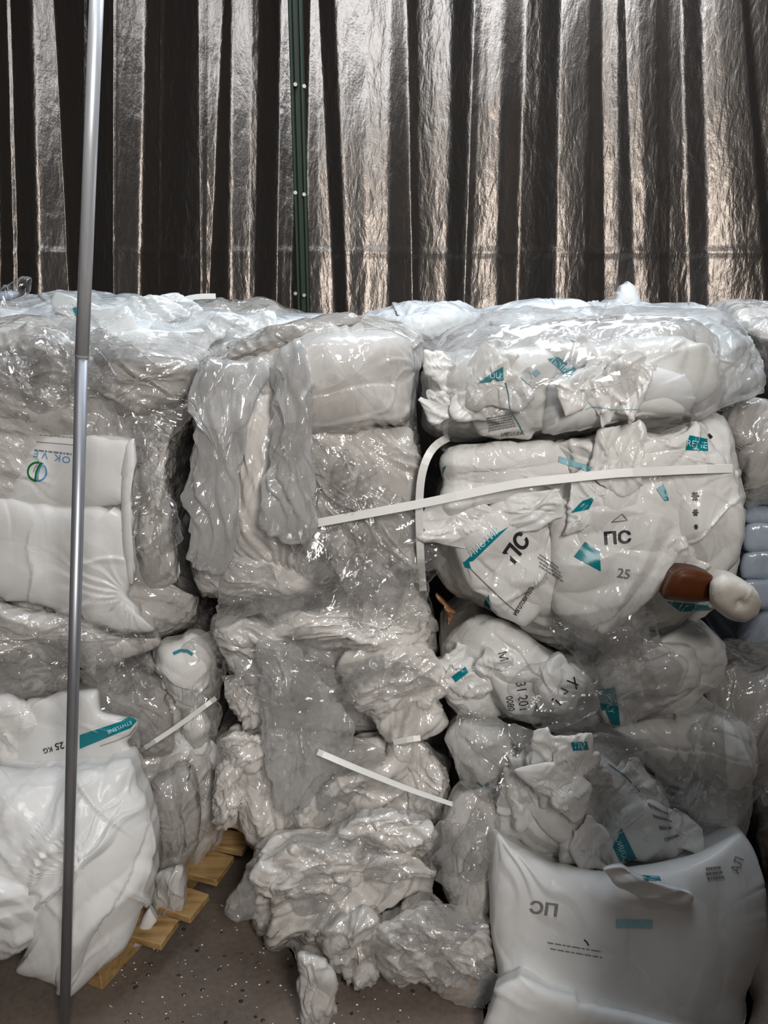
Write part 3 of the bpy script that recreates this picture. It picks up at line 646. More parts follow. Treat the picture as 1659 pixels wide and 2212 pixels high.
# ---- right stack, upper bale
b8 = thing('plastic_bale', 'bale of white teal-printed sacks in clear film, strapped across, top of the right stack', 'bale', (.47, 1.7, .85), group='upper bales of the front row')
b8a = add('sack_mass', [(922, 800), (1000, 735), (1100, 705), (1300, 692), (1500, 695), (1558, 760), (1562, 850), (1510, 905), (1400, 930), (1250, 945), (1050, 948), (960, 935), (925, 890)], 1.84, .20, .5, M['film'], b8, CS, p=3, seed=71)
b8s = []
def sk(nm, pts, Y, fr, bk, seed, spec=None, mat='bag', **k):
    o = add(nm, pts, Y, fr, bk, M[mat], b8, spec or [('o', 3, .12, .12, .6, .8), ('c', .10, .016, dict(ridge=True, kap=.12)), ('r', 14, .10, .009, .010)], seed=seed, res=k.pop('res', .0045), **k); b8s.append(o); return o
sk('sack', [(1090, 772), (1200, 745), (1400, 732), (1530, 742), (1556, 830), (1500, 872), (1450, 800), (1300, 785), (1180, 812)], 1.66, .06, .06, 72)
sk('sack', [(935, 765), (1000, 748), (1050, 770), (1085, 800), (1075, 860), (1010, 920), (945, 932), (922, 885)], 1.66, .08, .06, 73)
sk('sack', [(1020, 800), (1092, 752), (1185, 752), (1205, 800), (1185, 860), (1172, 930), (1125, 946), (1040, 942), (1015, 895)], 1.63, .06, .06, 74, p=3.5)
sk('sack', [(1182, 832), (1240, 800), (1380, 782), (1470, 812), (1502, 860), (1480, 890), (1350, 908), (1230, 930), (1172, 932), (1178, 880)], 1.61, .08, .06, 75, spec=[('c', .16, .016), ('r', 8, .14, .012, .008)], mat='white')
b8h = add('film_hood', [(915, 850), (926, 772), (990, 702), (1100, 666), (1350, 664), (1560, 668), (1612, 715), (1645, 780), (1650, 830), (1620, 858), (1560, 880), (1500, 912), (1380, 935), (1000, 952), (925, 922)], 1.74, .22, .2, M['hood'], b8, [('c', .2, .016), ('r', 26, .2, .014, .008, .2, .5)], p=3, seed=76)
add('film_layer', [(1530, 715), (1595, 712), (1640, 775), (1650, 845), (1600, 866), (1545, 870)], 1.86, .10, .2, M['blue'], b8, MF(1.2, .1), seed=83)
b8b = add('sack_mass', [(948, 962), (1100, 946), (1300, 942), (1450, 930), (1545, 905), (1582, 985), (1590, 1020), (1610, 1130), (1602, 1220), (1562, 1290), (1500, 1335), (1420, 1372), (1290, 1402), (1222, 1415), (1120, 1372), (1040, 1315), (962, 1280), (932, 1200), (945, 1080), (968, 1010)], 1.80, .22, .5, M['bag'], b8, CS+[('p', 1330, 1390, 40, .02, .3)], p=2.6, seed=77, res=.0045)
sk('sack', [(985, 1150), (1060, 1090), (1150, 1075), (1185, 1160), (1190, 1290), (1130, 1355), (1060, 1310), (1000, 1230)], 1.62, .05, .05, 78, p=3.5)
sk('sack', [(1190, 1075), (1280, 1060), (1420, 1050), (1470, 1120), (1470, 1240), (1400, 1300), (1300, 1370), (1210, 1310), (1185, 1180)], 1.61, .06, .05, 79, p=3)
sk('sack', [(1440, 1000), (1580, 1010), (1608, 1130), (1596, 1220), (1500, 1290), (1450, 1220), (1455, 1100)], 1.63, .05, .05, 80, p=3)
sk('sack', [(960, 980), (1100, 955), (1210, 960), (1240, 1020), (1150, 1080), (1040, 1100), (965, 1120), (955, 1050)], 1.62, .05, .05, 81)
sk('sack', [(1200, 955), (1340, 945), (1500, 925), (1570, 985), (1560, 1020), (1420, 1035), (1260, 1030)], 1.62, .06, .05, 82)

# ---- right stack, second bale
b9 = thing('plastic_bale', 'shaded bale of sacks with white dated label, under the strapped right bale', 'bale', (.47, 1.7, .55), group='lower bales of the front row')
b9c = add('sack_mass', [(962, 1385), (1040, 1330), (1200, 1420), (1350, 1395), (1490, 1350), (1560, 1400), (1545, 1490), (1410, 1570), (1300, 1592), (1150, 1555), (1020, 1542), (965, 1495), (946, 1435)], 1.76, .18, .5, M['bag'], b9, CS, p=2.6, seed=91, res=.005)
b9a = add('sack', [(1290, 1420), (1400, 1390), (1500, 1400), (1510, 1480), (1400, 1545), (1320, 1570), (1280, 1500)], 1.62, .06, .05, M['bag'], b9, CT, seed=92, res=.005)
b9b = add('sack', [(1150, 1450), (1210, 1412), (1258, 1450), (1260, 1500), (1230, 1535), (1165, 1540)], 1.575, .025, .04, M['white'], b9, CT, seed=93, res=.004)
b9l = add('sack', [(1060, 1455), (1110, 1470), (1155, 1465), (1150, 1545), (1100, 1545), (1070, 1510)], 1.575, .02, .04, M['white'], b9, [('c', .08, .004)], seed=94, res=.004)
add('film_layer', [(940, 1430), (1020, 1420), (1060, 1480), (1080, 1545), (1000, 1545), (960, 1500)], 1.64, .05, .05, M['bag'], b9, CT, seed=95, res=.005)

# ---- right stack, third bale
b10 = thing('plastic_bale', 'shaded bale with ball of rumpled sacks bulging out, above the big white sack', 'bale', (.5, 1.7, .25), group='lower bales of the front row')
b10c = add('sack_mass', [(975, 1570), (1100, 1560), (1300, 1590), (1480, 1530), (1600, 1560), (1632, 1650), (1610, 1800), (1500, 1860), (1300, 1880), (1100, 1820), (1010, 1720), (985, 1650)], 1.78, .16, .5, M['bag'], b10, CS, p=2.6, seed=101)
b10b = add('sack', [(1070, 1705), (1110, 1640), (1190, 1603), (1290, 1592), (1350, 1640), (1440, 1700), (1500, 1800), (1480, 1845), (1370, 1872), (1290, 1877), (1200, 1862), (1110, 1812), (1068, 1770)], 1.62, .14, .1, M['bag'], b10, [('o', 3, .12, .2, 1.9, .5), ('c', .10, .024, dict(ridge=True, kap=.1)), ('c', .045, .007, dict(ridge=True, kap=.12)), ('r', 16, .12, .010, .012)], p=2.4, seed=102, res=.0045)
b10l = add('sack', [(968, 1592), (1000, 1562), (1080, 1570), (1112, 1630), (1086, 1700), (1050, 1722), (1000, 1690), (970, 1640)], 1.62, .08, .08, M['bag'], b10, CT, seed=103, res=.005)
b10r = add('sack', [(1310, 1565), (1500, 1540), (1590, 1570), (1620, 1660), (1590, 1790), (1500, 1800), (1430, 1690)], 1.66, .10, .1, M['bag'], b10, CS, seed=104, res=.005)
b10w = add('sack', [(1345, 1745), (1400, 1718), (1445, 1745), (1440, 1820), (1380, 1862), (1335, 1860), (1325, 1800)], 1.52, .03, .04, M['white'], b10, [('c', .08, .006)], seed=105, res=.004)
for i, q in enumerate([[(1210, 1830), (1255, 1790), (1310, 1800), (1318, 1840), (1270, 1872), (1215, 1862)], [(1140, 1640), (1200, 1612), (1245, 1650), (1240, 1700), (1270, 1790), (1220, 1800), (1160, 1740)]]):
    add('sack_fold', q, 1.50, .04, .05, M['white' if i == 0 else 'bag'], b10, CT, seed=106+i, res=.004)

# ---- right stack, big white sack and film at the bottom
b11 = thing('white_sack', 'big smooth white sack with faint reversed lettering, bottom of the right stack', 'sack', (.5, 1.45, .0))
b11c = add('sack_skin', [(1060, 1795), (1095, 1812), (1200, 1862), (1320, 1882), (1500, 1845), (1600, 1800), (1650, 1900), (1648, 2050), (1610, 2150), (1580, 2290), (1060, 2290), (1072, 2100), (1056, 2000)], 1.47, .12, .3, M['white'], b11, [('c', .3, .012), ('r', 10, .3, .03, .008, -1.1, .3), ('p', 1070, 1790, 16, .006, .22)], p=4, seed=111, jag=.001, tilt=-.3)
add('sack_flap', [(1303, 1878), (1345, 1872), (1420, 1908), (1494, 1928), (1488, 1957), (1400, 1944), (1335, 1914)], 1.375, .012, .012, M['white'], b11, [('o', 2, .05, .12, .5, .3)], seed=112, res=.004, p=4, jag=.001)
add('sack_roll', [(1070, 2150), (1120, 2110), (1250, 2150), (1400, 2190), (1520, 2230), (1520, 2300), (1060, 2300)], 1.33, .05, .06, M['white'], b11, [('c', .2, .01), ('r', 8, .2, .014, .01, -.3, .2)], seed=113)
b12 = thing('film_bag', 'upright shiny clear film bag at the left flank of the big white sack', 'bag', (.17, 1.5, .05))
add('bag_skin', [(992, 1705), (1060, 1700), (1078, 1770), (1066, 1850), (1056, 1990), (1030, 2062), (962, 1940), (945, 1850), (960, 1770)], 1.56, .08, .12, M['film'], b12, CFA(1.3), seed=115, res=.005)
b13 = thing('dark_film_bale', 'shadowy film bale at the right edge, beside the big white sack', 'bale', (.95, 1.8, .0))
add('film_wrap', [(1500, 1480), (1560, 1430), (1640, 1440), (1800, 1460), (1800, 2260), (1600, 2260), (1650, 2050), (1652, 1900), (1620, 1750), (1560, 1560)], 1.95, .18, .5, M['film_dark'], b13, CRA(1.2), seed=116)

# ---- far right
b14 = thing('blue_film_bale', 'blue-grey film bale with flat folded layers, right edge behind the brown roll', 'bale', (1.0, 2.2, .5))
add('film_wrap', [(1590, 1070), (1630, 1050), (1800, 1030), (1800, 1500), (1660, 1490), (1595, 1430), (1585, 1380), (1605, 1300), (1600, 1180)], 2.25, .2, .5, M['greyblue'], b14, CR, seed=121)
for i, (y0, y1) in enumerate([(1080, 1130), (1135, 1190), (1195, 1250), (1255, 1310)]):
    add('folded_layer', [(1612-i*3, y0), (1700, y0-12), (1800, y0-10), (1800, y1), (1700, y1+5), (1608-i*3, y1)], 2.06, .05, .2, M['greyblue'], b14, [('c', .1, .006)], p=4, seed=122+i)
b15 = thing('film_bag', 'grey clear film bag slumped right of the strapped bale, above the blue-grey bale', 'bag', (.9, 1.9, 1.05))
add('bag_skin', [(1545, 900), (1610, 865), (1680, 880), (1760, 930), (1760, 1080), (1640, 1090), (1600, 1090), (1585, 1010)], 2.0, .15, .4, M['film_dark'], b15, CRA(0.6), seed=126)

# ---- back row
b16 = thing('plastic_bale', 'bluish white sack bale of the back row, seen over the left bale', 'bale', (-.6, 2.4, .9), group='bales of the back row')
b16c = add('film_wrap', [(-220, 655), (0, 648), (110, 641), (200, 634), (222, 646), (275, 639), (310, 654), (420, 666), (520, 681), (640, 679), (725, 690), (660, 770), (480, 800), (200, 795), (-220, 800)], 2.55, .55, .4, M['blue'], b16, [('c', .2, .03), ('c', .09, .012, dict(ridge=True)), ('r', 26, .2, .014, .014, -.2, .4)], p=2.2, seed=131)
b17 = thing('plastic_bale', 'brownish film bale far back with a loose white strap on top', 'bale', (-.55, 2.9, .9), group='bales of the back row')
add('film_wrap', [(335, 662), (400, 650), (480, 645), (560, 648), (620, 660), (665, 680), (640, 760), (340, 760)], 2.9, .2, .2, M['film_dark'], b17, CS, seed=132)
b18 = thing('plastic_bale', 'pale clear film bale of the back row, seen between middle and right bales', 'bale', (.1, 2.4, .9), group='bales of the back row')
add('film_wrap', [(735, 687), (850, 656), (920, 650), (990, 664), (1045, 672), (1050, 720), (960, 760), (900, 800), (800, 760)], 2.3, .35, .4, M['blue'], b18, CS, p=2.2, seed=133)
b19 = thing('plastic_bale', 'pale film bale of the back row behind the right hooded bale', 'bale', (.7, 2.5, .9), group='bales of the back row')
add('film_wrap', [(1010, 690), (1080, 661), (1260, 665), (1340, 652), (1400, 660), (1480, 665), (1560, 684), (1560, 760), (1100, 760)], 2.55, .4, .4, M['blue'], b19, CS, p=2.2, seed=134)
b20 = thing('plastic_bale', 'grey film bale at the right end of the back row, beside the tarpaulin', 'bale', (1.25, 2.5, .9), group='bales of the back row')
add('film_wrap', [(1545, 700), (1572, 652), (1625, 648), (1660, 655), (1800, 658), (1800, 900), (1680, 880), (1610, 740)], 2.5, .4, .4, M['film'], b20, CR, p=2.2, seed=135)
wb = add('scrunched_bag', [(1322, 662), (1330, 635), (1338, 615), (1358, 610), (1372, 622), (1385, 655), (1375, 665)], 2.6, .05, .06, M['white'], None, [('c', .05, .01, dict(ridge=True))], seed=136, res=.005)
tag(wb, 'small scrunched white bag sticking up on the back row before the tarpaulin', 'bag')
nb = thing('blue_plastic_sheet', 'dark blue sheet scrap at the far left edge above the bales', 'sheet', tuple(at(10, 645, 2.9)))
add('sheet_skin', [(-60, 630), (36, 628), (40, 640), (20, 650), (-60, 655)], 2.9, .03, .05, M['greyblue'], nb, [('c', .1, .004)], seed=137, res=.008)

# ---- tube of brown film with white roll end
bt = thing('film_roll', 'orange-brown wrapped roll with bulging white end, jutting out of the right bale', 'roll', tuple(at(1480, 1290, 1.6)))
add('brown_wrapping', [(1432, 1270), (1448, 1240), (1470, 1226), (1510, 1230), (1542, 1245), (1538, 1275), (1536, 1298), (1490, 1300), (1436, 1292)], 1.53, .05, .06, M['brown'], bt, [('c', .08, .004)], res=.004, seed=141, p=3.2, jag=.001)
add('white_end', [(1536, 1258), (1560, 1240), (1592, 1246), (1626, 1268), (1645, 1300), (1638, 1330), (1610, 1346), (1575, 1338), (1548, 1318), (1534, 1298)], 1.50, .06, .06, M['roll'], bt, [('c', .06, .005), ('d', 1598, 1302, .012, -.012), ('r', 8, .05, .006, .004)], res=.0035, seed=142, p=3.4, jag=.001)
pf = add('orange_film_scrap', [(942, 1284), (962, 1300), (984, 1324), (978, 1345), (968, 1352), (970, 1328), (950, 1302)], 1.76, .015, .03, M['peach'], None, CT, res=.004, seed=143)
tag(pf, 'small orange tinted film scrap in the gap below the upright strap', 'scrap')

# ------------------------------------------------------------------ loose folds on the bale faces
def sheets(p, region, n, size, seed, ang, nm='film_sheet', mats=('clear',), up=.012, asp=1.5): scatter(nm, p, region, n, size, list(mats), kids(p), seed, ang=ang, up=up, asp=asp)
sheets(b1, [(0, 730), (410, 790), (380, 900), (0, 920)], 9, (130, 260), 201, .3)
sheets(b1, [(300, 930), (370, 930), (380, 1260), (300, 1260)], 4, (70, 130), 202, 1.4)
sheets(b1, [(0, 1290), (330, 1380), (200, 1420), (0, 1420)], 4, (120, 220), 231, .2)
sheets(b2, [(0, 1420), (340, 1400), (360, 1600), (0, 1480)], 6, (100, 220), 203, .3)
sheets(b2, [(330, 1400), (450, 1390), (480, 1760), (400, 1820), (360, 1600)], 6, (70, 140), 222, 1.3, mats=('bag', 'white', 'clear', 'film'))
sheets(b3, [(690, 950), (890, 930), (895, 1250), (560, 1290), (440, 1270), (640, 1180)], 10, (120, 260), 204, .75)
sheets(b4, [(500, 1340), (880, 1300), (930, 1400), (950, 1540), (780, 1560), (560, 1480)], 6, (130, 260), 215, .2)
sheets(b5, [(540, 1620), (900, 1650), (910, 1750), (580, 1780)], 4, (100, 180), 216, -.3)
sheets(b6, [(600, 1850), (880, 1810), (880, 1910), (700, 2030), (620, 1970)], 4, (100, 170), 207, .5)
sheets(b7, [(830, 2000), (1040, 2010), (1050, 2110), (850, 2100)], 4, (110, 180), 233, -.3)
sheets(b12, [(965, 1720), (1055, 1720), (1045, 2020), (970, 1900)], 4, (90, 160), 234, 1.3)
sheets(b9, [(970, 1400), (1060, 1390), (1080, 1440), (1000, 1520)], 3, (60, 110), 223, .8, nm='sack_fold', mats=('bag',))
sheets(b9, [(1000, 1400), (1500, 1400), (1500, 1520), (1000, 1530)], 5, (150, 260), 235, .2)
sheets(b10, [(1090, 1690), (1200, 1610), (1330, 1630), (1480, 1800), (1280, 1860), (1120, 1790)], 12, (80, 160), 220, .9, nm='sack_fold', mats=('bag', 'bag', 'white'), up=.016)
sheets(b10, [(1090, 1650), (1590, 1580), (1590, 1780), (1100, 1800)], 5, (160, 280), 236, .4)
sheets(b8, [(960, 960), (1550, 930), (1590, 1180), (1500, 1290), (1220, 1390), (980, 1260)], 5, (110, 200), 218, None, nm='sack_fold', mats=('bag', 'bag', 'white'), up=.010)
sheets(b8, [(940, 780), (1500, 740), (1530, 860), (1200, 920), (960, 910)], 14, (70, 150), 219, None, nm='sack_fold', mats=('bag', 'white'), up=.016)
sheets(b16, [(0, 655), (400, 670), (640, 690), (500, 770), (0, 770)], 12, (70, 170), 221, -.2, mats=('blue', 'blue', 'clear'), up=.02, asp=2.2)

# ------------------------------------------------------------------ prints on the sacks
# left
L1 = kids(b1)
def circ(cx, cy, rx, ry, a0, a1, n=26): return [(cx+rx*math.cos(math.radians(a)), cy-ry*math.sin(math.radians(a))) for a in np.linspace(a0, a1, n)]
stroke('logo_green_ring', circ(80, 1019, 20, 20, 75, 268), 4, L1, M['green_print'], b1s1)
stroke('logo_blue_ring', circ(80, 1019, 20, 20, -85, 45), 3.4, L1, M['blue_print'], b1s1)
stroke('logo_green_stem', [(90, 999), (83, 1008), (78, 1020), (76, 1038)], 4.2, L1, M['green_print'], b1s1)
stroke('logo_blue_stem', [(93, 1000), (86, 1010), (82, 1022), (81, 1039)], 3.2, L1, M['blue_print'], b1s1)
stroke('logo_grey_stem', [(81, 1003), (75, 1010), (72, 1020)], 1.6, L1, M['ink_grey'], b1s1)
for s_, x_, y_ in (('O', 143, 992), ('K', 124, 988), ('V', 97, 983), ('E', 78, 979)):
    lettering('printed_letter', s_, x_, y_, 15, 172, L1, M['blue_print'], b1s1, squeeze=1.15)
text_lines('small_print', [(72, 969), (155, 978), (154, 984), (72, 974)], 1, L1, M['ink_grey'], b1s1, fill=.6, seed=2)
text_lines('small_print', [(85, 938), (162, 943), (162, 947), (85, 941)], 1, L1, M['ink_grey'], b1s1, fill=.4, seed=3)
stroke('print_line', [(78, 954), (158, 961)], 1.4, L1, M['ink_grey'], b1s1)
# lower left
L2 = kids(b2)
band('printed_band', [(172, 1588), (268, 1556), (284, 1572), (172, 1618)], L2, M['teal'], b2s)
band('printed_band', [(262, 1557), (284, 1546), (296, 1557), (281, 1574)], L2, M['teal'], b2s)
lettering('printed_lettering', 'ETHYLENE', 258, 1571, 8, 203, L2, M['pale_print'], b2s, squeeze=1.1)
lettering('printed_lettering', '25', 128, 1611, 15, 192, L2, M['ink'], b2s, bold=.02)
lettering('printed_lettering', 'KG', 103, 1620, 11, 195, L2, M['ink'], b2s, bold=.02)
stroke('print_line', [(216, 1612), (252, 1600), (280, 1588), (294, 1570)], 1.6, L2, M['ink_grey'], b2s)
stroke('printed_mark', [(374, 1412), (390, 1405), (404, 1406), (416, 1414)], 7, L2, M['teal'], b2c)
# right upper
R = kids(b8); T = M['teal']; s3 = b8s[2]; s4 = b8s[3]
band('printed_band', [(1032, 828), (1062, 806), (1087, 792), (1088, 822)], R, T, s3)
lettering('printed_lettering', 'ПО', 1070, 810, 12, 183, R, M['pale_print'], s3)
band('printed_band', [(1183, 775), (1206, 771), (1246, 798), (1228, 816)], R, T, b8s[0])
lettering('printed_lettering', 'ПОЛИС', 1214, 794, 12, -36, R, M['pale_print'], b8s[0], squeeze=.9)
band('printed_mark', [(1149, 804), (1159, 797), (1169, 806), (1158, 815)], R, M['teal_pale'], s3)
stroke('print_line', [(1092, 826), (1098, 850), (1102, 885), (1120, 915), (1132, 940)], 2, R, T, s3)
stroke('print_line', [(1126, 815), (1150, 838)], 1.6, R, M['teal_pale'], s3)
stroke('print_line', [(1266, 884), (1280, 878), (1330, 885), (1380, 884)], 2, R, M['teal_pale'], s4)
text_lines('small_print', [(1046, 902), (1103, 892), (1115, 922), (1052, 934)], 6, R, M['ink_grey'], s3, fill=.5, seed=5)
lettering('printed_lettering', 'ИЗГОТОВИТ', 1105, 937, 7, 184, R, M['ink'], s3, squeeze=.8, bold=.02)
# right lower
s78, s79, s80, s81, s82 = b8s[4], b8s[5], b8s[6], b8s[7], b8s[8]
band('printed_band', [(1490, 940), (1528, 948), (1530, 974), (1481, 972)], R, T, s82)
lettering('printed_lettering', 'RENE', 1505, 960, 14, -8, R, M['pale_print'], s82)
band('printed_band', [(1206, 984), (1240, 990), (1284, 1012), (1262, 1018), (1208, 996)], R, M['teal_pale'], s82) if False else band('printed_band', [(1208, 985), (1284, 1010), (1270, 1019), (1206, 998)], R, M['teal_pale'], s82)
band('printed_band', [(1233, 1108), (1258, 1082), (1286, 1074), (1272, 1100)], R, T, s79)
band('printed_band', [(1418, 1056), (1434, 1044), (1444, 1080), (1436, 1082)], R, M['teal_pale'], s79)
band('printed_band', [(1434, 1052), (1438, 1056), (1445, 1081), (1436, 1082)], R, T, s79)
band('printed_band', [(1002, 1215), (1060, 1160), (1100, 1137), (1022, 1212)], R, T, s78)
band('printed_band', [(1000, 1214), (1012, 1212), (1018, 1228), (1005, 1226)], R, T, s78)
lettering('printed_lettering', 'ЛИСТИР', 1046, 1172, 14, 42, R, M['pale_print'], s78, squeeze=1.05)
lettering('printed_lettering', 'ПС', 1118, 1184, 33, 55, R, M['ink'], s78, bold=.035, squeeze=.95, shear=.15)
text_lines('small_print', [(1164, 1192), (1206, 1222), (1220, 1262), (1158, 1222)], 4, R, M['ink_grey'], s78, fill=.35, seed=6)
lettering('printed_lettering', 'ИЗГОТОВИТЕЛЬ', 1132, 1298, 9, 58, R, M['ink'], s78, squeeze=.72, bold=.02)
band('printed_band', [(1044, 1340), (1046, 1300), (1056, 1284), (1060, 1312)], R, T, b8b)
stroke('print_line', [(1016, 1228), (1050, 1262), (1090, 1300), (1120, 1325)], 2, R, M['ink_grey'], s78)
band('printed_band', [(1264, 1170), (1296, 1192), (1298, 1234), (1240, 1202)], R, T, s79)
lettering('printed_lettering', 'ПС', 1334, 1163, 26, 4, R, M['ink'], s79, bold=.03, squeeze=1.15)
stroke('print_mark', [(1322, 1128), (1344, 1110), (1356, 1124), (1322, 1128)], 2, R, M['ink_grey'], s79)
lettering('printed_lettering', '25', 1348, 1240, 21, -10, R, M['ink_grey'], s79, bold=.01)
for k, (x_, y_) in enumerate([(1502, 1072), (1503, 1107), (1504, 1138)]):
    for a in (0, 60, 120):
        r_ = 10-2*k; stroke('printed_mark', [(x_-r_*.8*math.cos(a*.01745), y_-r_*math.sin(a*.01745)), (x_+r_*.8*math.cos(a*.01745), y_+r_*math.sin(a*.01745))], 5-1.4*k, R, M['ink'], s80)
band('printed_band', [(928, 1050), (945, 1014), (964, 1006), (942, 1058)], R, T, b8b)
band('printed_mark', [(1440, 1300), (1530, 1308), (1536, 1318), (1470, 1322)], R, T, b8b)
# second right
R2 = kids(b9)
lettering('printed_lettering', '31.201', 1128, 1505, 22, -82, R2, M['ink'], b9c, squeeze=.8)
lettering('printed_lettering', '0080', 1102, 1520, 15, -80, R2, M['ink'], b9c, squeeze=.8)
lettering('printed_lettering', 'М', 1086, 1418, 18, -75, R2, M['ink'], b9c)
for q in [[(1225, 1470), (1250, 1480)], [(1240, 1462), (1246, 1490)], [(1212, 1486), (1228, 1494), (1218, 1500)], [(1200, 1512), (1212, 1524)], [(1196, 1508), (1192, 1514)]]:
    stroke('pen_mark', q, 3, R2, M['ink'], b9b)
band('printed_band', [(1288, 1490), (1328, 1485), (1336, 1530), (1300, 1535)], R2, T, b9a)
band('printed_band', [(1308, 1535), (1336, 1530), (1340, 1570), (1326, 1578)], R2, T, b9a)
lettering('printed_lettering', 'POLY', 1316, 1520, 13, -78, R2, M['pale_print'], b9a)
band('printed_band', [(976, 1462), (1005, 1440), (1012, 1452), (984, 1474)], R2, T, b9c)
# third right
R3 = kids(b10)
band('printed_band', [(1234, 1604), (1268, 1602), (1272, 1620), (1238, 1622)], R3, T, b10b)
lettering('printed_lettering', 'ПИ', 1253, 1612, 12, 0, R3, M['pale_print'], b10b)
stroke('print_line', [(1314, 1650), (1350, 1676), (1382, 1710)], 2.2, R3, T, b10b)
band('printed_band', [(1324, 1830), (1342, 1788), (1376, 1856), (1340, 1862)], R3, T, b10w)
lettering('printed_lettering', 'ПОЛИС', 1345, 1836, 11, 110, R3, M['pale_print'], b10w)
text_lines('small_print', [(1392, 1722), (1440, 1752), (1470, 1812), (1440, 1830)], 4, R3, M['ink_grey'], b10w, fill=.3, seed=8)
text_lines('small_print', [(1440, 1690), (1480, 1700), (1488, 1765), (1448, 1750)], 4, R3, M['ink_grey'], b10r, fill=.5, seed=9)
stroke('printed_mark', [(1030, 1690), (1045, 1702), (1056, 1692)], 5, R3, T, b10l)
# big white sack
R4 = kids(b11)
lettering('printed_lettering', 'ПС', 1175, 1965, 26, -8, R4, M['ink_grey'], b11c, mirror=True, bold=.03, squeeze=1.2)
stroke('dark_scuff', [(1262, 2030), (1268, 2036), (1272, 2043)], 3, R4, M['ink'], b11c)
text_lines('small_print', [(1180, 2030), (1300, 2050), (1300, 2075), (1185, 2055)], 2, R4, M['ink_grey'], b11c, fill=.25, seed=11)
band('printed_band', [(1385, 1890), (1425, 1892), (1428, 1902), (1395, 1902)], R4, T, b11c)
band('printed_band', [(1330, 1985), (1410, 1988), (1410, 2004), (1330, 2002)], R4, M['teal_pale'], b11c)
lettering('printed_lettering', 'АЛ', 1594, 1868, 20, 70, R4, M['ink_grey'], b11c, squeeze=.9)
text_lines('small_print', [(1520, 1872), (1556, 1868), (1566, 1900), (1526, 1904)], 3, R4, M['ink_grey'], b11c, fill=.5, seed=14)
stroke('printed_mark', [(1530, 938), (1538, 946)], 7, R, M['ink'], s82)
# back left
band('printed_band', [(156, 665), (176, 662), (178, 700), (166, 690)], kids(b16), T, b16c)

# ------------------------------------------------------------------ straps
strap('strap', [(662, 1134), (900, 1090), (1120, 1044), (1330, 1022), (1500, 1014), (1582, 1012)], .0185, M['strap'], b8, objs=[b3r, b3c]+kids(b8), lift=.010)
strap('strap', [(968, 946, 1.66), (945, 952, 1.60), (925, 975, 1.58), (908, 1030, 1.575), (905, 1100, 1.58), (908, 1200, 1.60), (914, 1276, 1.66)], .017, M['strap'], b3)
strap('strap', [(302, 1622), (380, 1572), (466, 1508)], .012, M['strap'], b2, objs=[o for o in ALL if o.parent in (b2,)], lift=.01)
strap('strap', [(686, 1624), (760, 1656), (880, 1704), (1000, 1745), (1075, 1762)], .0145, M['strap'], b5, objs=[o for o in ALL if o.parent in (b5, b4, b10)], lift=.01, end_twist=1.1)
strap('strap', [(850, 1604), (880, 1596), (908, 1594)], .014, M['strap'], b4, objs=[o for o in ALL if o.parent in (b4, b5)], lift=.008)
strap('strap', [(388, 650, 2.72), (405, 642, 2.72), (440, 638, 2.72), (466, 640, 2.72)], .018, M['strap'], b17)

# ------------------------------------------------------------------ steel pole, post, pallets, floor litter
po = thing('steel_pole', 'galvanised steel pole leaning in front of the left stack', 'pole', tuple(at(126, 2240, 1.30)*np.array([1, 1, 0])+np.array([0, 0, .0])))
pb, pj, pt = at(138, 2260, 1.30), at(177, 765, 1.27), at(208.5, 0, 1.25)
bot = pj+(pb-pj)*((pj[2]-.0)/(pj[2]-pb[2])); top = pj+(pt-pj)*1.35
tube('lower_tube', bot, pj, .0108, .0103, M['pole_shaded'], po); tube('upper_tube', pj-(pt-pj)*.002, top, .0108, .0096, M['pole'], po)
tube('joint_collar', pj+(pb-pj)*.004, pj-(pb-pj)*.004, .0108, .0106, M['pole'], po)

gp = thing('green_post', 'dark green steel post with paired bolts standing before the tarpaulin', 'post', (float(at(650, 400, 3.02)[0]), 3.02, 0))
gx0, gx1 = at(634, 400, 3.0)[0], at(664, 400, 3.0)[0]; gm = (gx0+gx1)/2; gw = (gx1-gx0)/2
bevel_box('web', (gm, 3.04, 1.6), (gw*.5, 0, 0), (0, .03, 0), (0, 0, 1.6), M['green_steel'], gp)
bevel_box('flange', (gm-gw*.72, 3.0, 1.6), (gw*.25, 0, 0), (0, .012, 0), (0, 0, 1.6), M['green_steel'], gp)
bevel_box('flange', (gm+gw*.70, 3.0, 1.6), (gw*.27, 0, 0), (0, .012, 0), (0, 0, 1.6), M['green_steel'], gp)
for y_ in (182, 416, 634):
    for x_ in (638, 657):
        c = at(x_, y_+(x_-638)*.2, 2.985); tube('bolt', c, c+np.array([0, .02, 0.0001]), .007, .007, M['bolt'], gp, seg=6)

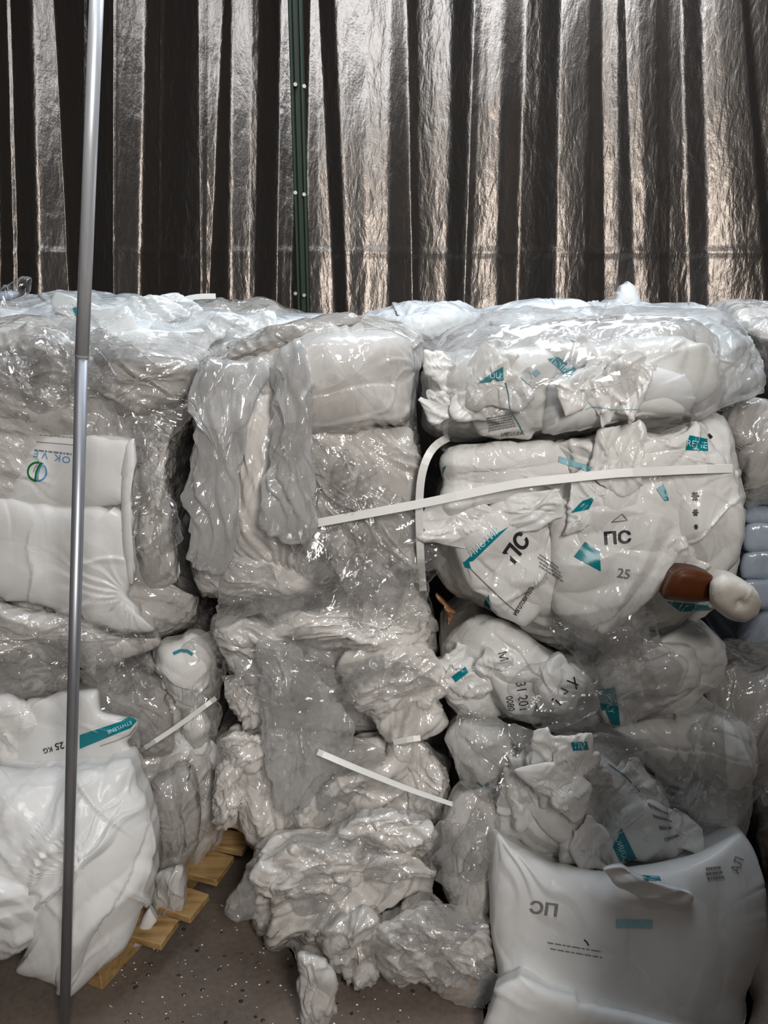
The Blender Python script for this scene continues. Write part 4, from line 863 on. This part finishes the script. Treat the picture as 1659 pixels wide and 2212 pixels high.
pl = thing('pallet', 'yellowish wooden pallet under the left stack, board ends showing', 'pallet', (-.55, 1.9, 0))
def board(nr, fr, length, z, th, parent, mat=M['wood']):
    a, b = atz(*nr, z), atz(*fr, z); e = (b-a); wd = np.linalg.norm(e); e /= wd; s = np.array([-e[1], e[0], 0]); 
    c = (a+b)/2+s*length/2-np.array([0, 0, th/2])
    return bevel_box('deck_board', c, s*length/2, e*wd/2, np.array([0, 0, th/2]), mat, parent)
board((347, 2040), (386, 1985), .75, .10, .022, pl); board((410, 1982), (452, 1930), .80, .115, .022, pl); board((467, 1902), (506, 1848), .85, .115, .022, pl); board((522, 1838), (545, 1800), .85, .115, .022, pl)
e_ = atz(467, 1902, .1)-atz(347, 2040, .1); e_ /= np.linalg.norm(e_); s_ = np.array([-e_[1], e_[0], 0])
for k in (.12, .62):
    c = atz(400, 1960, .09)+s_*k; bevel_box('stringer', (c[0]+e_[0]*.12, c[1]+e_[1]*.12, .047), s_*.035, e_*.34, np.array([0, 0, .047]), M['wood'], pl)
p2 = thing('pallet', 'wooden pallet under the right stack, brown board showing beside film bag', 'pallet', (.35, 1.7, 0))
a2 = atz(905, 2120, .06); bevel_box('deck_board', (a2[0]+.28, a2[1]+.07, .07), np.array([.34, -.04, 0]), np.array([.005, .05, 0]), np.array([0, 0, .011]), M['wood'], p2)
bevel_box('stringer', (a2[0]+.10, a2[1]+.2, .03), np.array([.04, 0, 0]), np.array([0, .2, 0]), np.array([0, 0, .028]), M['wood'], p2)
bevel_box('stringer', (a2[0]+.48, a2[1]+.2, .03), np.array([.04, 0, 0]), np.array([0, .2, 0]), np.array([0, 0, .028]), M['wood'], p2)

def litter(name, n, mat, label, seed, smin, smax):
    rng = np.random.default_rng(seed); V, F = [], []
    for k in range(n):
        p_ = atz(rng.uniform(230, 900), rng.uniform(1930, 2230), .0); r = rng.uniform(smin, smax); a = rng.uniform(0, 6.28)
        b = len(V); el = rng.uniform(.4, 1)
        for t in range(5): V.append(p_+np.array([r*math.cos(t*1.257+a), r*el*math.sin(t*1.257+a), .0008]))
        V.append(p_+np.array([0, 0, r*.6+.001])); F += [[b+t, b+(t+1) % 5, b+5] for t in range(5)]
    o = raw_mesh(name, V, F, mat, smooth=False); tag(o, label, 'litter', kind='stuff')
litter('white_pellets', 150, M['strap'], 'tiny white plastic pellets strewn over the concrete floor', 3, .0015, .0035)
litter('dark_crumbs', 90, M['ink'], 'dark dirt crumbs scattered on the concrete floor', 4, .002, .007)
